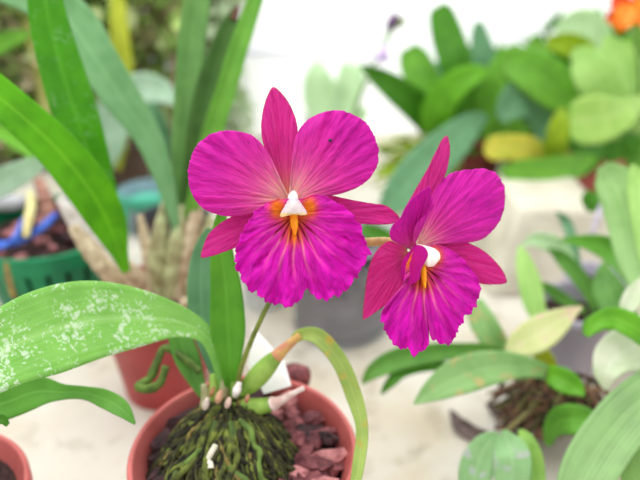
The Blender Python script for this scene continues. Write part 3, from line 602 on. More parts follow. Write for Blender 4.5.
tag(ptube('dry_stem', [(38, 180, .66, 5), (44, 196, .655, 7), (47, 212, .65, 7), (42, 232, .64, 5)], simple('stem_pinkbrown', (190, 140, 120), (120, 80, 70), 90, .7, .4), loc=at(42, 232, .64), knob=.3), 'thick pinkish-brown dry stem standing in the green basket', 'stem')
tag(ptube('dry_stem', [(6, 262, .56, 2), (8, 276, .555, 3), (12, 292, .55, 3), (16, 300, .55, 2)], simple('stem_olive', (140, 120, 60), (100, 80, 40), 90, .7, .4), loc=at(12, 290, .55)), 'thin olive root hanging outside the green basket wall', 'stem')
# white saucer and blue-grey items behind the basket
sa = at_z(8, 208, .1)
sh = thing('stone', Vector((sa.x, sa.y, .1)), 'rounded pale stone lying at the far side of the green basket', 'stone')
v, f = rock_geo(.02, .5, 44, .15); obj('body', [a + Vector((sa.x, sa.y, .106)) for a in v], f, simple('pale_stone', (206, 206, 210), (168, 168, 176), 30, .8, .2), sh)
# pale leaf arriving from the left edge, belongs to a plant beyond
def plant(name_label, base, r, h, potm, cat='potted plant', mixc_=SOIL, base_k=.74, group=None):
    t = thing('potted_orchid', base, name_label, cat, group)
    lathe('pot', pot_profile(r, h, .0025, min(.014, h * .15), base_k), base, potm, t)
    rough_disc('potting_mix', base + Vector((0, 0, h - .014)), r - .008, mixc_, t, .005, dome=.006)
    return t
CL = Vector((-.46, .60, 0))
p4 = plant('pale-leaved plant in a dark pot at the far left behind the green basket', Vector((-.43, .72, 0)), .05, .09, simple('dark_pot', (60, 62, 60), None, 20, .5, .05))
leaf(p4, [(-90, 225, .72, 5), (-50, 205, .68, 12), (-15, 190, .64, 14), (12, 177, .62, 13), (34, 166, .6, 9), (47, 160, .6, 2)], G_PALE, fold=.2)
leaf(p4, [(-100, 205, .74, 5), (-70, 120, .70, 12), (-20, 60, .68, 9), (8, 40, .68, 8), (30, 34, .68, 3)], G_MD, fold=.2)
leaf(p4, [(-96, 190, .74, 5), (-50, 130, .68, 8), (-8, 130, .66, 7), (20, 145, .66, 6), (34, 160, .66, 2)], G_BR, fold=.2)
# blue-grey tub behind the left orchid
CT = at_z(135, 262, 0); CT = Vector((-.235, .80, 0))
tb = thing('plant_tub', CT, 'small teal and grey plastic tub glimpsed behind the dry orchid bulbs', 'pot')
lathe('tub', pot_profile(.036, .06, .002, .02, .8), CT, simple('blue_grey_plastic', (150, 172, 184), (126, 150, 164), 20, .4, .05), tb)
lathe('rim_band', [(.0365, .042), (.0385, .043), (.0385, .06), (.0365, .061)], CT, simple('teal_plastic', (90, 190, 160), (70, 170, 140), 20, .4, .05), tb)
# plant beyond with pale leaves + yellow leaf
p5 = plant('plant with pale arching leaves and one yellow leaf by the shrubs', Vector((-.31, .95, 0)), .05, .08, simple('brown_pot', (96, 74, 62), (70, 52, 44), 20, .6, .05))
p14 = plant('low dark pot of dry brown litter behind the papery orchid bulbs', Vector((-.168, .665, 0)), .045, .08, simple('charcoal_pot', (72, 74, 78), (50, 52, 56), 20, .5, .05), cat='pot')
leaf(p5, [(100, 150, .92, 5), (104, 120, .90, 12), (120, 98, .88, 14), (142, 88, .87, 15), (162, 92, .87, 12), (178, 104, .87, 3)], G_PALE, fold=.15)
leaf(p5, [(104, 175, .92, 4), (108, 150, .90, 13), (112, 125, .89, 17), (118, 105, .88, 10), (124, 92, .88, 2)], G_PALE, fold=.2)
leaf(p5, [(116, -40, .84, 3), (118, 0, .85, 7), (120, 35, .86, 9), (124, 70, .88, 9), (126, 120, .92, 6), (118, 170, .95, 3)], G_YEL, fold=.2, label='narrow upright yellow-green leaf')
leaf(p5, [(150, 100, .9, 3), (156, 120, .9, 10), (160, 145, .92, 11), (158, 175, .94, 6)], G_BLU, fold=.2)
leaf(p5, [(80, 90, .9, 3), (86, 120, .9, 12), (92, 150, .92, 12), (104, 185, .94, 6)], G_D, fold=.2)
leaf(p5, [(238, 96, .85, 2), (224, 100, .86, 6), (205, 110, .88, 8), (180, 140, .9, 5)], G_F, fold=.2)
# bamboo canes / stems in the background left
CANE = simple('cane_yellow', (196, 196, 120), (160, 164, 84), 30, .6, .2)
for k, (px, pyt, pyb, Y, r, lb) in enumerate([(18, -30, 175, 1.02, .0105, 'thick yellow-green cane standing at the left among shrubs'), (31, -30, 172, 1.05, .009, 'slimmer yellow-green cane just right of the thick one')]):
    a = at_y(px, pyt, Y); b = at_y(px + 2, pyb, Y); b.z = 0; b.x = a.x + .004
    tag(tube('garden_cane', [(b, r), (b.lerp(a, .33), r), (b.lerp(a, .66), r * .95), (a, r * .9)], CANE, loc=b), lb, 'cane')
TW = simple('twig_brown', (150, 124, 104), (110, 86, 70), 60, .8, .3)
for k, (pts, lb) in enumerate([([(140, 52, 1.0, 3), (155, 24, 1.0, 3), (168, 8, 1.0, 2.5), (180, -12, 1.0, 2)], 'grey-brown forked branch leaning up beside the yellow leaf'),
                        ([(172, -10, .98, 3), (168, 12, .98, 4), (175, 30, .98, 4), (182, 60, 1.0, 3)], 'grey-brown branch crossing behind the upright leaves'),
                        ([(176, 20, 1.0, 5), (178, 60, 1.0, 6), (178, 110, 1.02, 6), (176, 190, 1.1, 5)], 'upright reddish-brown trunk behind the upright leaves')]):
    tag(ptube('branch', pts, TW, loc=at(*pts[0][:3]), knob=.2), lb, 'branch')
# shrub masses (uncountable small leaves)
def shrub(name, label, cx0, cx1, y0, y1, z1, n, mats, seed, size=(.012, .03), shape=None):
    rr = random.Random(seed); V, F, mi = [], [], []
    for i in range(n):
        x = rr.uniform(cx0, cx1); y = rr.uniform(y0, y1); z = rr.uniform(0.0, 1) ** .9 * z1
        if shape and not shape(x, y, z): continue
        L_ = rr.uniform(*size); w = L_ * rr.uniform(.22, .4)
        R = Matrix.Rotation(rr.uniform(0, 6.28), 3, 'Z') @ Matrix.Rotation(rr.uniform(-1.2, 1.2), 3, 'Y') @ Matrix.Rotation(rr.uniform(-.8, .8), 3, 'X')
        o_ = len(V); c = Vector((x, y, z + .01))
        for a, b, h in ((0, 0, 0), (.3, -1, .1), (.3, 1, .1), (.7, -.8, .1), (.7, .8, .1), (1, 0, -.1), (.3, 0, 0), (.7, 0, 0)):
            V.append(c + R @ Vector((a * L_, b * w, h * w)))
        F += [(o_, o_ + 1, o_ + 6), (o_, o_ + 6, o_ + 2), (o_ + 1, o_ + 3, o_ + 7, o_ + 6), (o_ + 6, o_ + 7, o_ + 4, o_ + 2), (o_ + 3, o_ + 5, o_ + 7), (o_ + 7, o_ + 5, o_ + 4)]
        mi += [rr.randrange(len(mats))] * 6
    o = obj(name, V, F, None, loc=(0.5 * (cx0 + cx1), .5 * (y0 + y1), 0), mats=mats, mi=mi)
    return tag(o, label, 'foliage', kind='stuff')
def flat_leaf(c, tr=.4):
    m, nt, ns, L = nodes('foliage_tint')
    tc = N(ns, 'ShaderNodeTexCoord'); n1 = N(ns, 'ShaderNodeTexNoise'); L.new(tc.outputs['Object'], n1.inputs[0]); n1.inputs['Scale'].default_value = 14
    mx = N(ns, 'ShaderNodeMix', data_type='RGBA'); L.new(n1.outputs[0], mx.inputs[0]); mx.inputs[6].default_value = lin(tuple(v * .75 for v in c)); mx.inputs[7].default_value = lin(tuple(min(255, v * 1.15) for v in c))
    d = N(ns, 'ShaderNodeBsdfDiffuse'); t = N(ns, 'ShaderNodeBsdfTranslucent'); L.new(mx.outputs[2], d.inputs[0]); L.new(mx.outputs[2], t.inputs[0])
    ms = N(ns, 'ShaderNodeMixShader'); ms.inputs[0].default_value = tr; L.new(d.outputs[0], ms.inputs[1]); L.new(t.outputs[0], ms.inputs[2])
    o = N(ns, 'ShaderNodeOutputMaterial'); L.new(ms.outputs[0], o.inputs[0]); return m
FL = [flat_leaf(c) for c in [(186, 212, 132), (160, 196, 108), (208, 220, 164), (178, 172, 130), (140, 172, 94), (196, 180, 152)]]
FL2 = [flat_leaf(c) for c in [(112, 170, 60), (86, 148, 44), (60, 116, 32), (132, 184, 80)]]
FP = [flat_leaf(c) for c in [(206, 224, 190), (190, 214, 168), (220, 232, 206)]]
shrub('shrub_foliage', 'dense mossy green and brown shrub foliage filling the upper left distance', -.9, -.21, 1.0, 1.21, .5, 9500, FL, 21, (.016, .045))
shrub('shrub_foliage', 'sparse pale hazy foliage between the shrubs and the white wall', -.205, -.145, 1.1, 1.21, .36, 700, FP, 22, (.02, .045))
# ================================================================== CENTRE REAR
CG = Vector((.022, .572, 0)); GR = .057
gp = thing('clear_pot', CG, 'clear grey plastic pot filled with dark mix, standing behind the frontal flower', 'pot')
gm, nt, ns, L = nodes('clear_grey_plastic')
pb = N(ns, 'ShaderNodeBsdfPrincipled'); pb.inputs['Base Color'].default_value = lin((196, 198, 206)); pb.inputs['Roughness'].default_value = .25
tp = N(ns, 'ShaderNodeBsdfTransparent'); tp.inputs[0].default_value = (.9, .92, .95, 1)
fr = N(ns, 'ShaderNodeMixShader'); fr.inputs[0].default_value = .72; L.new(pb.outputs[0], fr.inputs[1]); L.new(tp.outputs[0], fr.inputs[2])
oo = N(ns, 'ShaderNodeOutputMaterial'); L.new(fr.outputs[0], oo.inputs[0])
lathe('pot', pot_profile(GR, .115, .002, .01, .88), CG, gm, gp)
lathe('potting_mix', [(.001, .012), (GR * .8, .012), (GR * .9, .1), (.001, .106)], CG, simple('grey_mix', (150, 140, 146), (28, 26, 32), 38, .9, .6), gp)
leaf(gp, [(398, 236, .60, 2), (392, 240, .6, 8), (380, 236, .61, 9), (362, 228, .62, 6)], G_DK, fold=.2)
CW = at_y(266, 352, .60); CW.z = 0; CW = Vector((CW.x, .615, 0))
cw = thing('plastic_cup', CW, 'pale blue-grey plastic cup behind the flower stalk', 'cup')
lathe('cup', pot_profile(.03, .095, .0015, .006, .8), CW, simple('pale_cup_plastic', (206, 214, 214), (188, 198, 200), 12, .4, .05), cw)
p6 = plant('pale broad-leaved plant against the white wall with an arching purple-budded spray', Vector((.02, 1.08, 0)), .05, .08, simple('white_pot', (226, 226, 220), None, 20, .6, .05), cat='potted plant')
leaf(p6, [(318, 62, 1.04, 4), (318, 78, 1.04, 14), (322, 100, 1.05, 18), (330, 125, 1.06, 14), (336, 165, 1.1, 6)], G_HAZE, fold=.2)
leaf(p6, [(352, 64, 1.04, 10), (350, 82, 1.04, 14), (346, 104, 1.05, 14), (342, 130, 1.06, 10), (338, 165, 1.1, 6)], G_HAZE, fold=.3)
leaf(p6, [(366, 108, 1.04, 3), (358, 118, 1.05, 8), (350, 134, 1.06, 8), (342, 165, 1.1, 5)], G_HAZE, fold=.3)
# ================================================================== RIGHT REAR PLANTS
p7 = plant('dense dark green orchid clump in a dark red pot, behind the side-turned flower', Vector((.235, .93, 0)), .048, .1, simple('dark_red_pot', (134, 62, 56), (104, 40, 40), 30, .5, .05))
d = .86
leaf(p7, [(438, 6, d, 6), (441, 14, d, 12), (448, 38, d, 15.5), (456, 64, d, 16), (462, 90, d + .02, 13), (468, 125, d + .05, 8), (474, 155, d + .07, 5)], G_DK, fold=.12, label='upright rounded dark leaf')
leaf(p7, [(362, 66, .82, 2), (374, 74, .83, 8), (394, 88, .84, 13), (415, 105, .86, 15), (435, 128, .89, 12), (462, 155, .93, 6)], G_DK, fold=.3)
leaf(p7, [(488, 70, .80, 2), (474, 74, .80, 10), (456, 84, .81, 14), (442, 100, .83, 16), (436, 125, .86, 14), (450, 155, .91, 6)], G_BR, fold=.2, label='bright green arching leaf')
leaf(p7, [(478, 22, .92, 4), (480, 38, .92, 9), (484, 62, .92, 12), (486, 95, .93, 9), (480, 150, .96, 5)], G_BLU, fold=.2)
leaf(p7, [(408, 48, .9, 8), (414, 60, .9, 15), (424, 82, .9, 16), (440, 110, .91, 12), (466, 150, .95, 6)], G_MD, fold=.2)
leaf(p7, [(436, 62, .94, 6), (440, 80, .94, 14), (448, 105, .95, 16), (466, 150, .98, 8)], G_BLU, fold=.2)
leaf(p7, [(470, 60, .93, 6), (472, 85, .93, 15), (474, 115, .93, 18), (474, 155, .95, 8)], G_DK, fold=.2)
leaf(p7, [(520, 46, .86, 4), (508, 60, .86, 12), (496, 84, .87, 16), (486, 112, .9, 14), (476, 155, .94, 6)], G_MD, fold=.2)
leaf(p7, [(384, 210, .70, 8), (398, 196, .71, 17), (420, 172, .74, 21), (446, 148, .78, 20), (472, 124, .82, 12), (487, 116, .84, 3)], G_BLU, fold=.12, label='broad blue-green leaf behind the dorsal sepal')
leaf(p7, [(420, 110, .92, 8), (430, 120, .92, 16), (440, 130, .94, 14), (462, 155, .96, 6)], G_DK, fold=.2)
leaf(p7, [(380, 150, .84, 3), (400, 152, .85, 7), (430, 150, .87, 8), (460, 158, .92, 5)], G_YG, fold=.2)
leaf(p7, [(376, 176, .82, 3), (392, 168, .83, 6), (418, 160, .86, 7), (455, 160, .91, 5)], G_YG, fold=.2)
V, F, mi = [], [], []
rr = random.Random(9)
for k in range(70):
    a = at(rr.uniform(430, 462), rr.uniform(150, 165), .93); b = at(rr.uniform(372, 440), rr.uniform(136, 200), rr.uniform(.82, .9))
    mid = a.lerp(b, .5) + Vector((0, 0, rr.uniform(-.01, .02)))
    v, f = tube_geo([(a, .0025), (mid, .003), (b, .0022)], 6); o_ = len(V); V += v; F += [tuple(i + o_ for i in q) for q in f]; mi += [rr.randrange(2)] * len(f)
tag(obj('mossy_roots', V, F, None, p7, mats=[simple('moss_yellow', (170, 184, 70), (120, 140, 50), 90, .8, .5), simple('moss_pale', (206, 208, 170), (160, 170, 110), 90, .8, .5)], mi=mi), kind='stuff')
# lilac bud spray
sp = ptube('flower_spray', [(343, 165, 1.09, 2.2), (352, 120, 1.0, 2), (362, 92, .95, 2), (376, 60, .9, 2.2), (386, 40, .887, 2.6), (394, 26, .887, 2.6)], simple('spray_green', (150, 180, 120), (120, 150, 96), 60, .5, .2), p6, label='thin arching spray with purple buds and a lilac bloom')
LIL = simple('lilac_petal', (214, 196, 232), (190, 164, 220), 60, .6, .2); PUR = simple('purple_bud', (110, 76, 120), (74, 50, 84), 60, .6, .2)
ptube('bud', [(388, 30, .885, 3), (393, 22, .885, 6), (398, 18, .885, 3)], PUR, sp)
ptube('bud', [(396, 27, .885, 2.5), (401, 22, .885, 4), (405, 19, .885, 2)], simple('green_bud', (130, 150, 80), (90, 110, 50), 60, .6, .2), sp)
ptube('bud', [(392, 14, .887, 2), (396, 18, .887, 4), (399, 24, .887, 3)], PUR, sp)
ptube('bloom', [(386, 44, .887, 2), (384, 54, .887, 8), (385, 64, .887, 2)], LIL, sp, flat=.5)
ptube('bloom', [(380, 48, .887, 2), (378, 56, .887, 5), (376, 64, .887, 1)], LIL, sp, flat=.5)
# terracotta pot orchid mid right
p8 = plant('leafy orchid in a terracotta pot with one yellowed leaf, behind the cement block', Vector((.305, .86, 0)), .045, .1, TERRA2)
leaf(p8, [(484, 148, .80, 5), (492, 148, .80, 12), (510, 147, .80, 13), (530, 149, .81, 12), (546, 153, .84, 5)], G_YY, fold=.12, label='yellowed blunt leaf')
leaf(p8, [(562, 108, .80, 3), (560, 122, .80, 9), (556, 142, .81, 11), (552, 164, .84, 9), (540, 176, .87, 5)], G_YG, fold=.25)
leaf(p8, [(500, 60, .86, 4), (512, 62, .85, 15), (534, 72, .84, 21), (558, 90, .84, 21), (572, 112, .85, 12), (560, 150, .88, 5)], G_MD, fold=.15)
leaf(p8, [(500, 120, .86, 6), (514, 104, .86, 18), (530, 100, .86, 22), (548, 120, .87, 18), (545, 160, .88, 6)], G_BLU, fold=.2)
leaf(p8, [(500, 168, .80, 3), (516, 172, .8, 12), (545, 172, .80, 14), (575, 166, .82, 12), (595, 158, .85, 4)], G_MD, fold=.2)
leaf(p8, [(590, 120, .88, 6), (584, 140, .88, 20), (578, 158, .88, 20), (560, 172, .89, 8)], G_DK, fold=.2)
leaf(p8, [(545, 118, .95, 6), (540, 130, .95, 20), (530, 150, .95, 20), (520, 165, .95, 8)], G_DK, fold=.2)
leaf(p8, [(500, 80, .95, 6), (506, 100, .95, 22), (510, 130, .95, 22), (520, 165, .95, 8)], G_MD, fold=.2)
p9 = plant('pale lime-leaved plant bearing the orange ruffled flower in the upper right corner', Vector((.44, .93, 0)), .05, .1, TERRA)
leaf(p9, [(548, 38, .84, 3), (556, 42, .84, 9), (572, 46, .84, 12), (586, 56, .85, 12), (596, 84, .87, 10), (606, 150, .93, 5)], G_YG, fold=.25)
leaf(p9, [(556, 30, .88, 4), (570, 26, .88, 13), (586, 26, .88, 16), (598, 40, .88, 14), (606, 80, .9, 9), (610, 150, .93, 5)], G_HAZE, fold=.2)
leaf(p9, [(572, 52, .80, 3), (582, 58, .80, 14), (594, 74, .80, 20), (604, 96, .82, 18), (612, 150, .9, 6)], G_LT, fold=.15)
leaf(p9, [(606, 36, .84, 3), (614, 52, .84, 14), (624, 76, .84, 22), (630, 105, .85, 20), (624, 155, .9, 6)], G_LT, fold=.2)
leaf(p9, [(570, 122, .74, 16), (580, 121, .74, 23), (600, 119, .745, 24), (620, 114, .76, 17), (634, 106, .78, 10), (646, 104, .82, 5), (640, 150, .9, 4)], leaf_mat((178, 214, 110), (204, 228, 150), (160, 204, 92), veins=.25), fold=.1, label='blunt pale lime leaf lying flat')
leaf(p9, [(648, 60, .84, 6), (646, 84, .84, 16), (642, 110, .85, 16), (634, 155, .9, 6)], G_MD, fold=.2)
leaf(p9, [(622, 120, .88, 6), (618, 140, .88, 20), (622, 160, .88, 14)], G_DK, fold=.2)
leaf(p9, [(640, 125, .88, 6), (645, 140, .88, 16), (640, 170, .88, 14)], G_MD, fold=.2)
leaf(p9, [(592, 40, 1.0, 6), (590, 80, 1.0, 26), (590, 120, 1.0, 28), (600, 160, 1.0, 12)], G_MD, fold=.2)
# orange flower
OR = simple('orange_petal', (255, 150, 30), (240, 96, 24), 60, .5, .2); 
ofl = ptube('flower', [(634, 8, .8, 2), (636, 40, .8, 2), (640, 80, .82, 2), (640, 150, .9, 2)], simple('stem_green2', (120, 160, 70), (90, 130, 50), 60, .5, .2), p9, label='orange ruffled flower on a tall stem')
ORL = leaf_mat((255, 156, 36), (255, 190, 70), (244, 110, 24), veins=.3, tr=.3)
ORR = leaf_mat((236, 84, 40), (250, 120, 50), (214, 60, 30), veins=.3, tr=.3)
for (x, y, w, m_) in [(612, -2, 8, ORR), (606, 20, 7, ORR), (618, 32, 5, ORL), (648, -6, 10, ORL), (650, 20, 9, ORL)]:
    leaf(ofl, [(634, 8, .79, 3), ((634 + x) / 2, (8 + y) / 2, .785, w), (x * .8 + 634 * .2, y * .8 + 8 * .2, .785, w), (x, y, .79, 1.5)], m_, fold=.3, name='petal', nv=20, wave=.2)
leaf(ofl, [(634, 6, .785, 3), (628, 12, .775, 10), (622, 20, .77, 11), (616, 28, .775, 4)], ORL, fold=.3, name='lip', nv=20, wave=.3)
shrub('shrub_foliage', 'deep green leaf mass behind the plants on the right', .25, .75, 1.04, 1.2, .22, 900, FL2, 31, (.03, .06), shape=lambda x, y, z: z < .15 + (x - .25) * .25)
# ================================================================== CEMENT BLOCK
bc = thing('cement_block', Vector((.255, .70, 0)), 'tall pale cement block standing between the right plants', 'block')
x0, x1 = at_y(494, 280, .64).x, at_y(618, 280, .64).x
xt0, xt1 = at_y(525, 180, .66).x, at_y(612, 180, .66).x; zt = at_y(560, 176, .76).z
V = [(x0 - .01, .62, 0), (x1 + .015, .62, 0), (x1 + .015, .76, 0), (x0 - .01, .76, 0), (xt0, .66, zt), (xt1, .66, zt - .003), (xt1, .76, zt), (xt0, .76, zt)]
F = [(0, 3, 2, 1), (4, 5, 6, 7), (0, 1, 5, 4), (1, 2, 6, 5), (2, 3, 7, 6), (3, 0, 4, 7)]
o = obj('block', V, F, CEMENT, bc, smooth=False); m = o.modifiers.new('b', 'BEVEL'); m.width = .006; m.segments = 3
# ================================================================== RIGHT FRONT PLANTS
GREYP = simple('lilac_grey_pot_plastic', (190, 184, 200), (168, 162, 182), 14, .5, .05)
CR = at_z(572, 388, 0); CR = Vector((CR.x, CR.y + .03, 0))
p10 = plant('low spreading orchid with spotted strap leaves in a small lilac-grey pot', CR, .036, .075, GREYP)
d0 = .47
leaf(p10, [(414, 404, .44, 1), (432, 391, .445, 11), (458, 377, .45, 18), (488, 368, .46, 17), (518, 366, .47, 12), (545, 372, .48, 7), (565, 386, .49, 4)], G_R1, fold=.25, nv=50, label='long spotted pale green leaf pointing at the orchid pot')
leaf(p10, [(362, 384, .49, 1), (374, 371, .49, 8), (396, 360, .495, 11), (425, 354, .5, 10), (455, 351, .505, 8), (490, 352, .51, 7), (540, 368, .51, 4)], G_R2, fold=.3)
leaf(p10, [(381, 394, .49, 1), (390, 383, .49, 5), (404, 371, .495, 6), (430, 366, .5, 5), (470, 368, .505, 3), (520, 378, .51, 3)], G_DK, fold=.3, label='narrow dark leaf curving to the left')
leaf(p10, [(584, 396, .46, 1), (576, 388, .465, 9), (563, 380, .47, 12), (548, 374, .48, 8), (545, 378, .49, 4)], G_BR, fold=.3)
leaf(p10, [(614, 444, .42, 1), (602, 432, .43, 8), (584, 421, .44, 14), (564, 420, .45, 14), (552, 430, .46, 8), (548, 445, .47, 3)], G_R3, fold=.35, label='short bright green leaf bent over')
leaf(p10, [(506, 352, .48, 3), (520, 344, .48, 14), (540, 333, .485, 17), (560, 320, .49, 12), (574, 311, .49, 5), (582, 307, .49, 1)], G_CREAM, fold=.15, label='cream-green leaf with pinkish margin')
leaf(p10, [(476, 300, .53, 6), (480, 316, .525, 12), (490, 334, .52, 13), (505, 352, .52, 9), (530, 372, .51, 4)], G_R1, fold=.3)
leaf(p10, [(538, 348, .5, 6), (544, 360, .5, 10), (552, 378, .5, 8), (560, 390, .5, 4)], G_YEL, fold=.3)
rr = random.Random(77); V, F, mi = [], [], []
cl, cf = rock_geo(.03, .5, 5, .5); cc = at_z(540, 408, .012)
clump = [v + cc + Vector((.008, .004, 0)) for v in cl]
for v in clump: v.z = max(v.z, .001); v.z += .004 * noise.noise(v * 150)
V += clump; F += cf; mi += [3] * len(cf)
for k in range(110):
    a = at(rr.uniform(530, 575), rr.uniform(372, 400), .48); b = at_z(rr.uniform(484, 612), rr.uniform(392, 446), .004 + rr.random() * .03)
    c = a.lerp(b, .5) + Vector((rr.uniform(-.01, .01), 0, rr.uniform(0, .012)))
    v, f = tube_geo([(a, .0016), (c, .0018), (b, .0013)], 6, 1, .3); o_ = len(V); V += v; F += [tuple(i + o_ for i in q) for q in f]; mi += [rr.choice([0, 1, 1, 2, 3])] * len(f)
tag(obj('tangled_roots', V, F, None, p10, mats=[ROOTD, simple('root_brown', (150, 116, 90), (100, 70, 56), 90, .8, .4), simple('root_olive', (150, 146, 96), (100, 96, 60), 90, .8, .4), simple('root_dark', (110, 84, 70), (50, 36, 32), 120, .9, .8)], mi=mi), kind='stuff')
p11 = plant('variegated broad-leaved plant on the right with ribbed leaves and white leaf tips', Vector((at_z(690, 400, 0).x, at_z(690, 400, 0).y + .02, 0)), .045, .08, TERRA)
leaf(p11, [(720, 352, .43, 8), (680, 375, .42, 20), (642, 402, .405, 25), (612, 434, .39, 26), (586, 475, .375, 25), (565, 525, .365, 14)], G_RIB, fold=.15, nv=60, nu=16, label='wide ribbed pale green leaf')
leaf(p11, [(720, 380, .44, 8), (690, 405, .42, 22), (668, 440, .405, 26), (650, 475, .39, 26), (636, 525, .38, 14)], leaf_mat((108, 166, 66), (180, 216, 134), (76, 136, 44), veins=.8), fold=.2, nv=50, nu=16)
leaf(p11, [(606, 390, .43, 2), (606, 374, .43, 12), (614, 358, .435, 20), (632, 348, .44, 23), (655, 340, .45, 16), (690, 345, .46, 5)], G_WHT, fold=.2, label='whitish cupped leaf with green edge')
leaf(p11, [(586, 336, .43, 3), (598, 322, .43, 8), (614, 318, .43, 11), (636, 328, .425, 12), (660, 345, .43, 10), (700, 360, .44, 5)], G_BR, fold=.3)
leaf(p11, [(622, 318, .43, 2), (628, 306, .43, 8), (636, 292, .43, 8.5), (644, 278, .43, 2)], G_WHT, fold=.3)
leaf(p11, [(586, 336, .47, 3), (592, 326, .47, 9), (606, 322, .47, 8), (640, 340, .47, 4)], G_R3, fold=.3)
leaf(p11, [(560, 240, .56, 1), (580, 241, .555, 6), (602, 246, .55, 11), (622, 258, .54, 13), (640, 282, .52, 12), (660, 330, .49, 5)], G_R3, fold=.3, label='arching mid-green leaf')
leaf(p11, [(602, 166, .52, 6), (610, 176, .52, 16), (621, 196, .515, 20), (631, 226, .51, 21), (638, 262, .5, 18), (656, 320, .48, 6)], G_RIBL, fold=.2, label='wide light green leaf bending down at the frame edge')
leaf(p11, [(632, 165, .50, 2), (640, 185, .50, 12), (648, 220, .495, 15), (656, 270, .49, 12), (672, 330, .48, 5)], G_LT, fold=.2)
leaf(p11, [(604, 262, .58, 2), (606, 280, .57, 12), (614, 300, .55, 16), (640, 330, .52, 6)], G_R2, fold=.2)
p12 = plant('thin-leaved seedling in a lilac pot in front of the cement block', Vector((at_z(590, 345, 0).x, at_z(590, 345, 0).y + .02, 0)), .03, .07, GREYP)
leaf(p12, [(520, 246, .58, 2), (524, 262, .575, 8), (530, 284, .57, 11), (535, 306, .565, 10), (545, 330, .56, 4)], G_LT, fold=.3)
leaf(p12, [(522, 246, .60, 1), (535, 240, .6, 7), (552, 244, .6, 9), (566, 254, .6, 6), (590, 300, .58, 3)], G_HAZE, fold=.3)
leaf(p12, [(548, 248, .59, 1), (562, 258, .59, 7), (575, 272, .585, 8), (588, 290, .58, 7), (596, 312, .575, 3)], G_R2, fold=.3)
leaf(p12, [(556, 212, .62, 1), (566, 222, .62, 5), (572, 240, .61, 5), (580, 280, .6, 3)], G_BLU, fold=.3)
leaf(p12, [(534, 282, .58, 1), (548, 288, .58, 5), (562, 298, .58, 6), (586, 312, .575, 3)], G_R2, fold=.3)
leaf(p12, [(595, 192, .64, 6), (592, 200, .64, 10), (592, 212, .64, 4)], G_DK, fold=.3)
tag(ptube('dry_twig', [(608, 190, .62, 2), (602, 205, .62, 3), (596, 222, .62, 3), (590, 240, .62, 2)], simple('lilac_twig', (206, 200, 214), (170, 160, 180), 60, .7, .2), p12))
# bottom pale leaves : small plant
p13 = plant('small pale mottled-leaf plant at the bottom edge of the bench', Vector((at_z(520, 540, 0).x, at_z(520, 540, 0).y, 0)), .024, .03, GREYP)
PM = leaf_mat((150, 198, 136), (186, 218, 170), (128, 180, 112), veins=.4, spot=(190, 200, 190))
leaf(p13, [(470, 500, .41, 8), (474, 478, .415, 16), (480, 458, .42, 16), (488, 442, .425, 10), (498, 434, .43, 2)], PM, fold=.2)
leaf(p13, [(512, 505, .40, 10), (512, 480, .405, 17), (512, 458, .41, 18), (508, 442, .42, 12), (504, 430, .425, 2)], PM, fold=.2)
leaf(p13, [(536, 500, .40, 8), (534, 478, .41, 11), (530, 456, .415, 12), (526, 440, .42, 8), (520, 430, .43, 2)], leaf_mat((160, 200, 96), (186, 216, 130), (130, 184, 76), veins=.4), fold=.2)
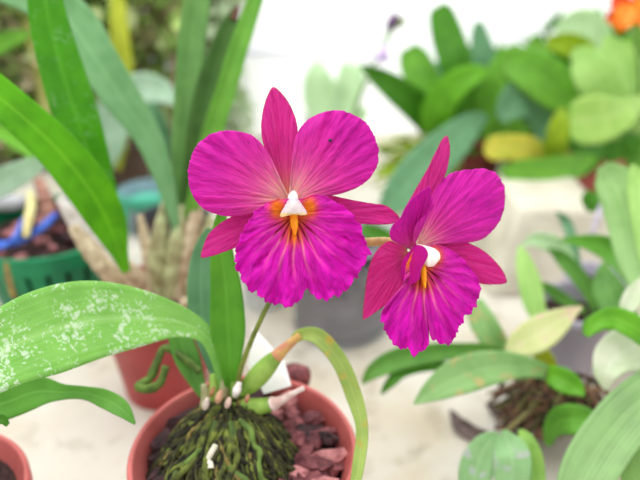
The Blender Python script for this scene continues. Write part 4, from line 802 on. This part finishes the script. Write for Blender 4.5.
# fallen leaf debris
DL = simple('dead_leaf', (120, 104, 100), (70, 58, 58), 120, .8, .4)
def dead(pts, lb):
    o = leaf(None, pts, DL, fold=.5, wave=.4, nv=24, name='fallen_leaf'); c = at(*pts[1][:3]); c.z = 0
    for v in o.data.vertices: v.co -= c
    o.location = c; tag(o, lb, 'leaf'); return o
def zd(px, py, z=.006):
    u = (240 - py) / FPX; return (H - z) / (SP - u * CP)
dead([(450, 410, zd(450, 410), 1), (458, 422, zd(458, 422), 6), (470, 432, zd(470, 432), 8), (486, 436, zd(486, 436), 5), (498, 438, zd(498, 438), 1)], 'curled grey-brown dead leaf lying on bare bench below the spotted leaf')
dead([(486, 404, zd(486, 404), 1), (496, 410, zd(496, 410), 5), (508, 412, zd(508, 412), 6), (518, 406, zd(518, 406), 1)], 'smaller dark dead leaf lying against the tangled roots')
v, f = rock_geo(.008, .7, 81); c = at_z(546, 412, .006)
tag(obj('bark_chip', [a + c for a in v], f, BARKP, loc=c), 'pinkish bark lump among the tangled roots of the low plant', 'bark chip')
# ================================================================== LIGHT
w = bpy.data.worlds.new('world'); scn.world = w; w.use_nodes = True
bg = w.node_tree.nodes['Background']; bg.inputs[0].default_value = (1, .99, .965, 1); bg.inputs[1].default_value = 1.12
def area(name, loc, target, size, power, color=(1, 1, 1)):
    l = bpy.data.lights.new(name, 'AREA'); l.shape = 'DISK'; l.size = size; l.energy = power; l.color = color
    o = bpy.data.objects.new(name, l); COL.objects.link(o); o.location = loc
    o.rotation_euler = (Vector(target) - Vector(loc)).to_track_quat('-Z', 'Y').to_euler(); return o
area('petal_fill_light', (-.5, .1, 1.9), (0, .4, .1), 1.0, 14)  # unseen soft lamp added at upper left to give the petals form
area('shrub_fill_light', (-.5, .75, 1.2), (-.5, 1.1, .2), .5, 5)  # unseen lamp added to brighten the dark interior of the left shrubs
area('wall_fill_light', (.2, .9, 1.6), (.2, 1.5, .3), .8, 8)  # extra unseen lamp added to whiten the back wall
# ================================================================== CAMERA
cd = bpy.data.cameras.new('camera'); cam = bpy.data.objects.new('camera', cd); COL.objects.link(cam)
cam.location = CAM; cam.rotation_euler = (math.pi / 2 - PITCH, 0, 0)
cd.lens = 36; cd.sensor_width = 36; cd.sensor_fit = 'HORIZONTAL'; cd.clip_start = .01; cd.clip_end = 50
cd.dof.use_dof = True; cd.dof.focus_distance = .298; cd.dof.aperture_fstop = 4.6
scn.camera = cam
scn.view_settings.view_transform = 'Standard'; scn.view_settings.look = 'None'; scn.view_settings.exposure = 0
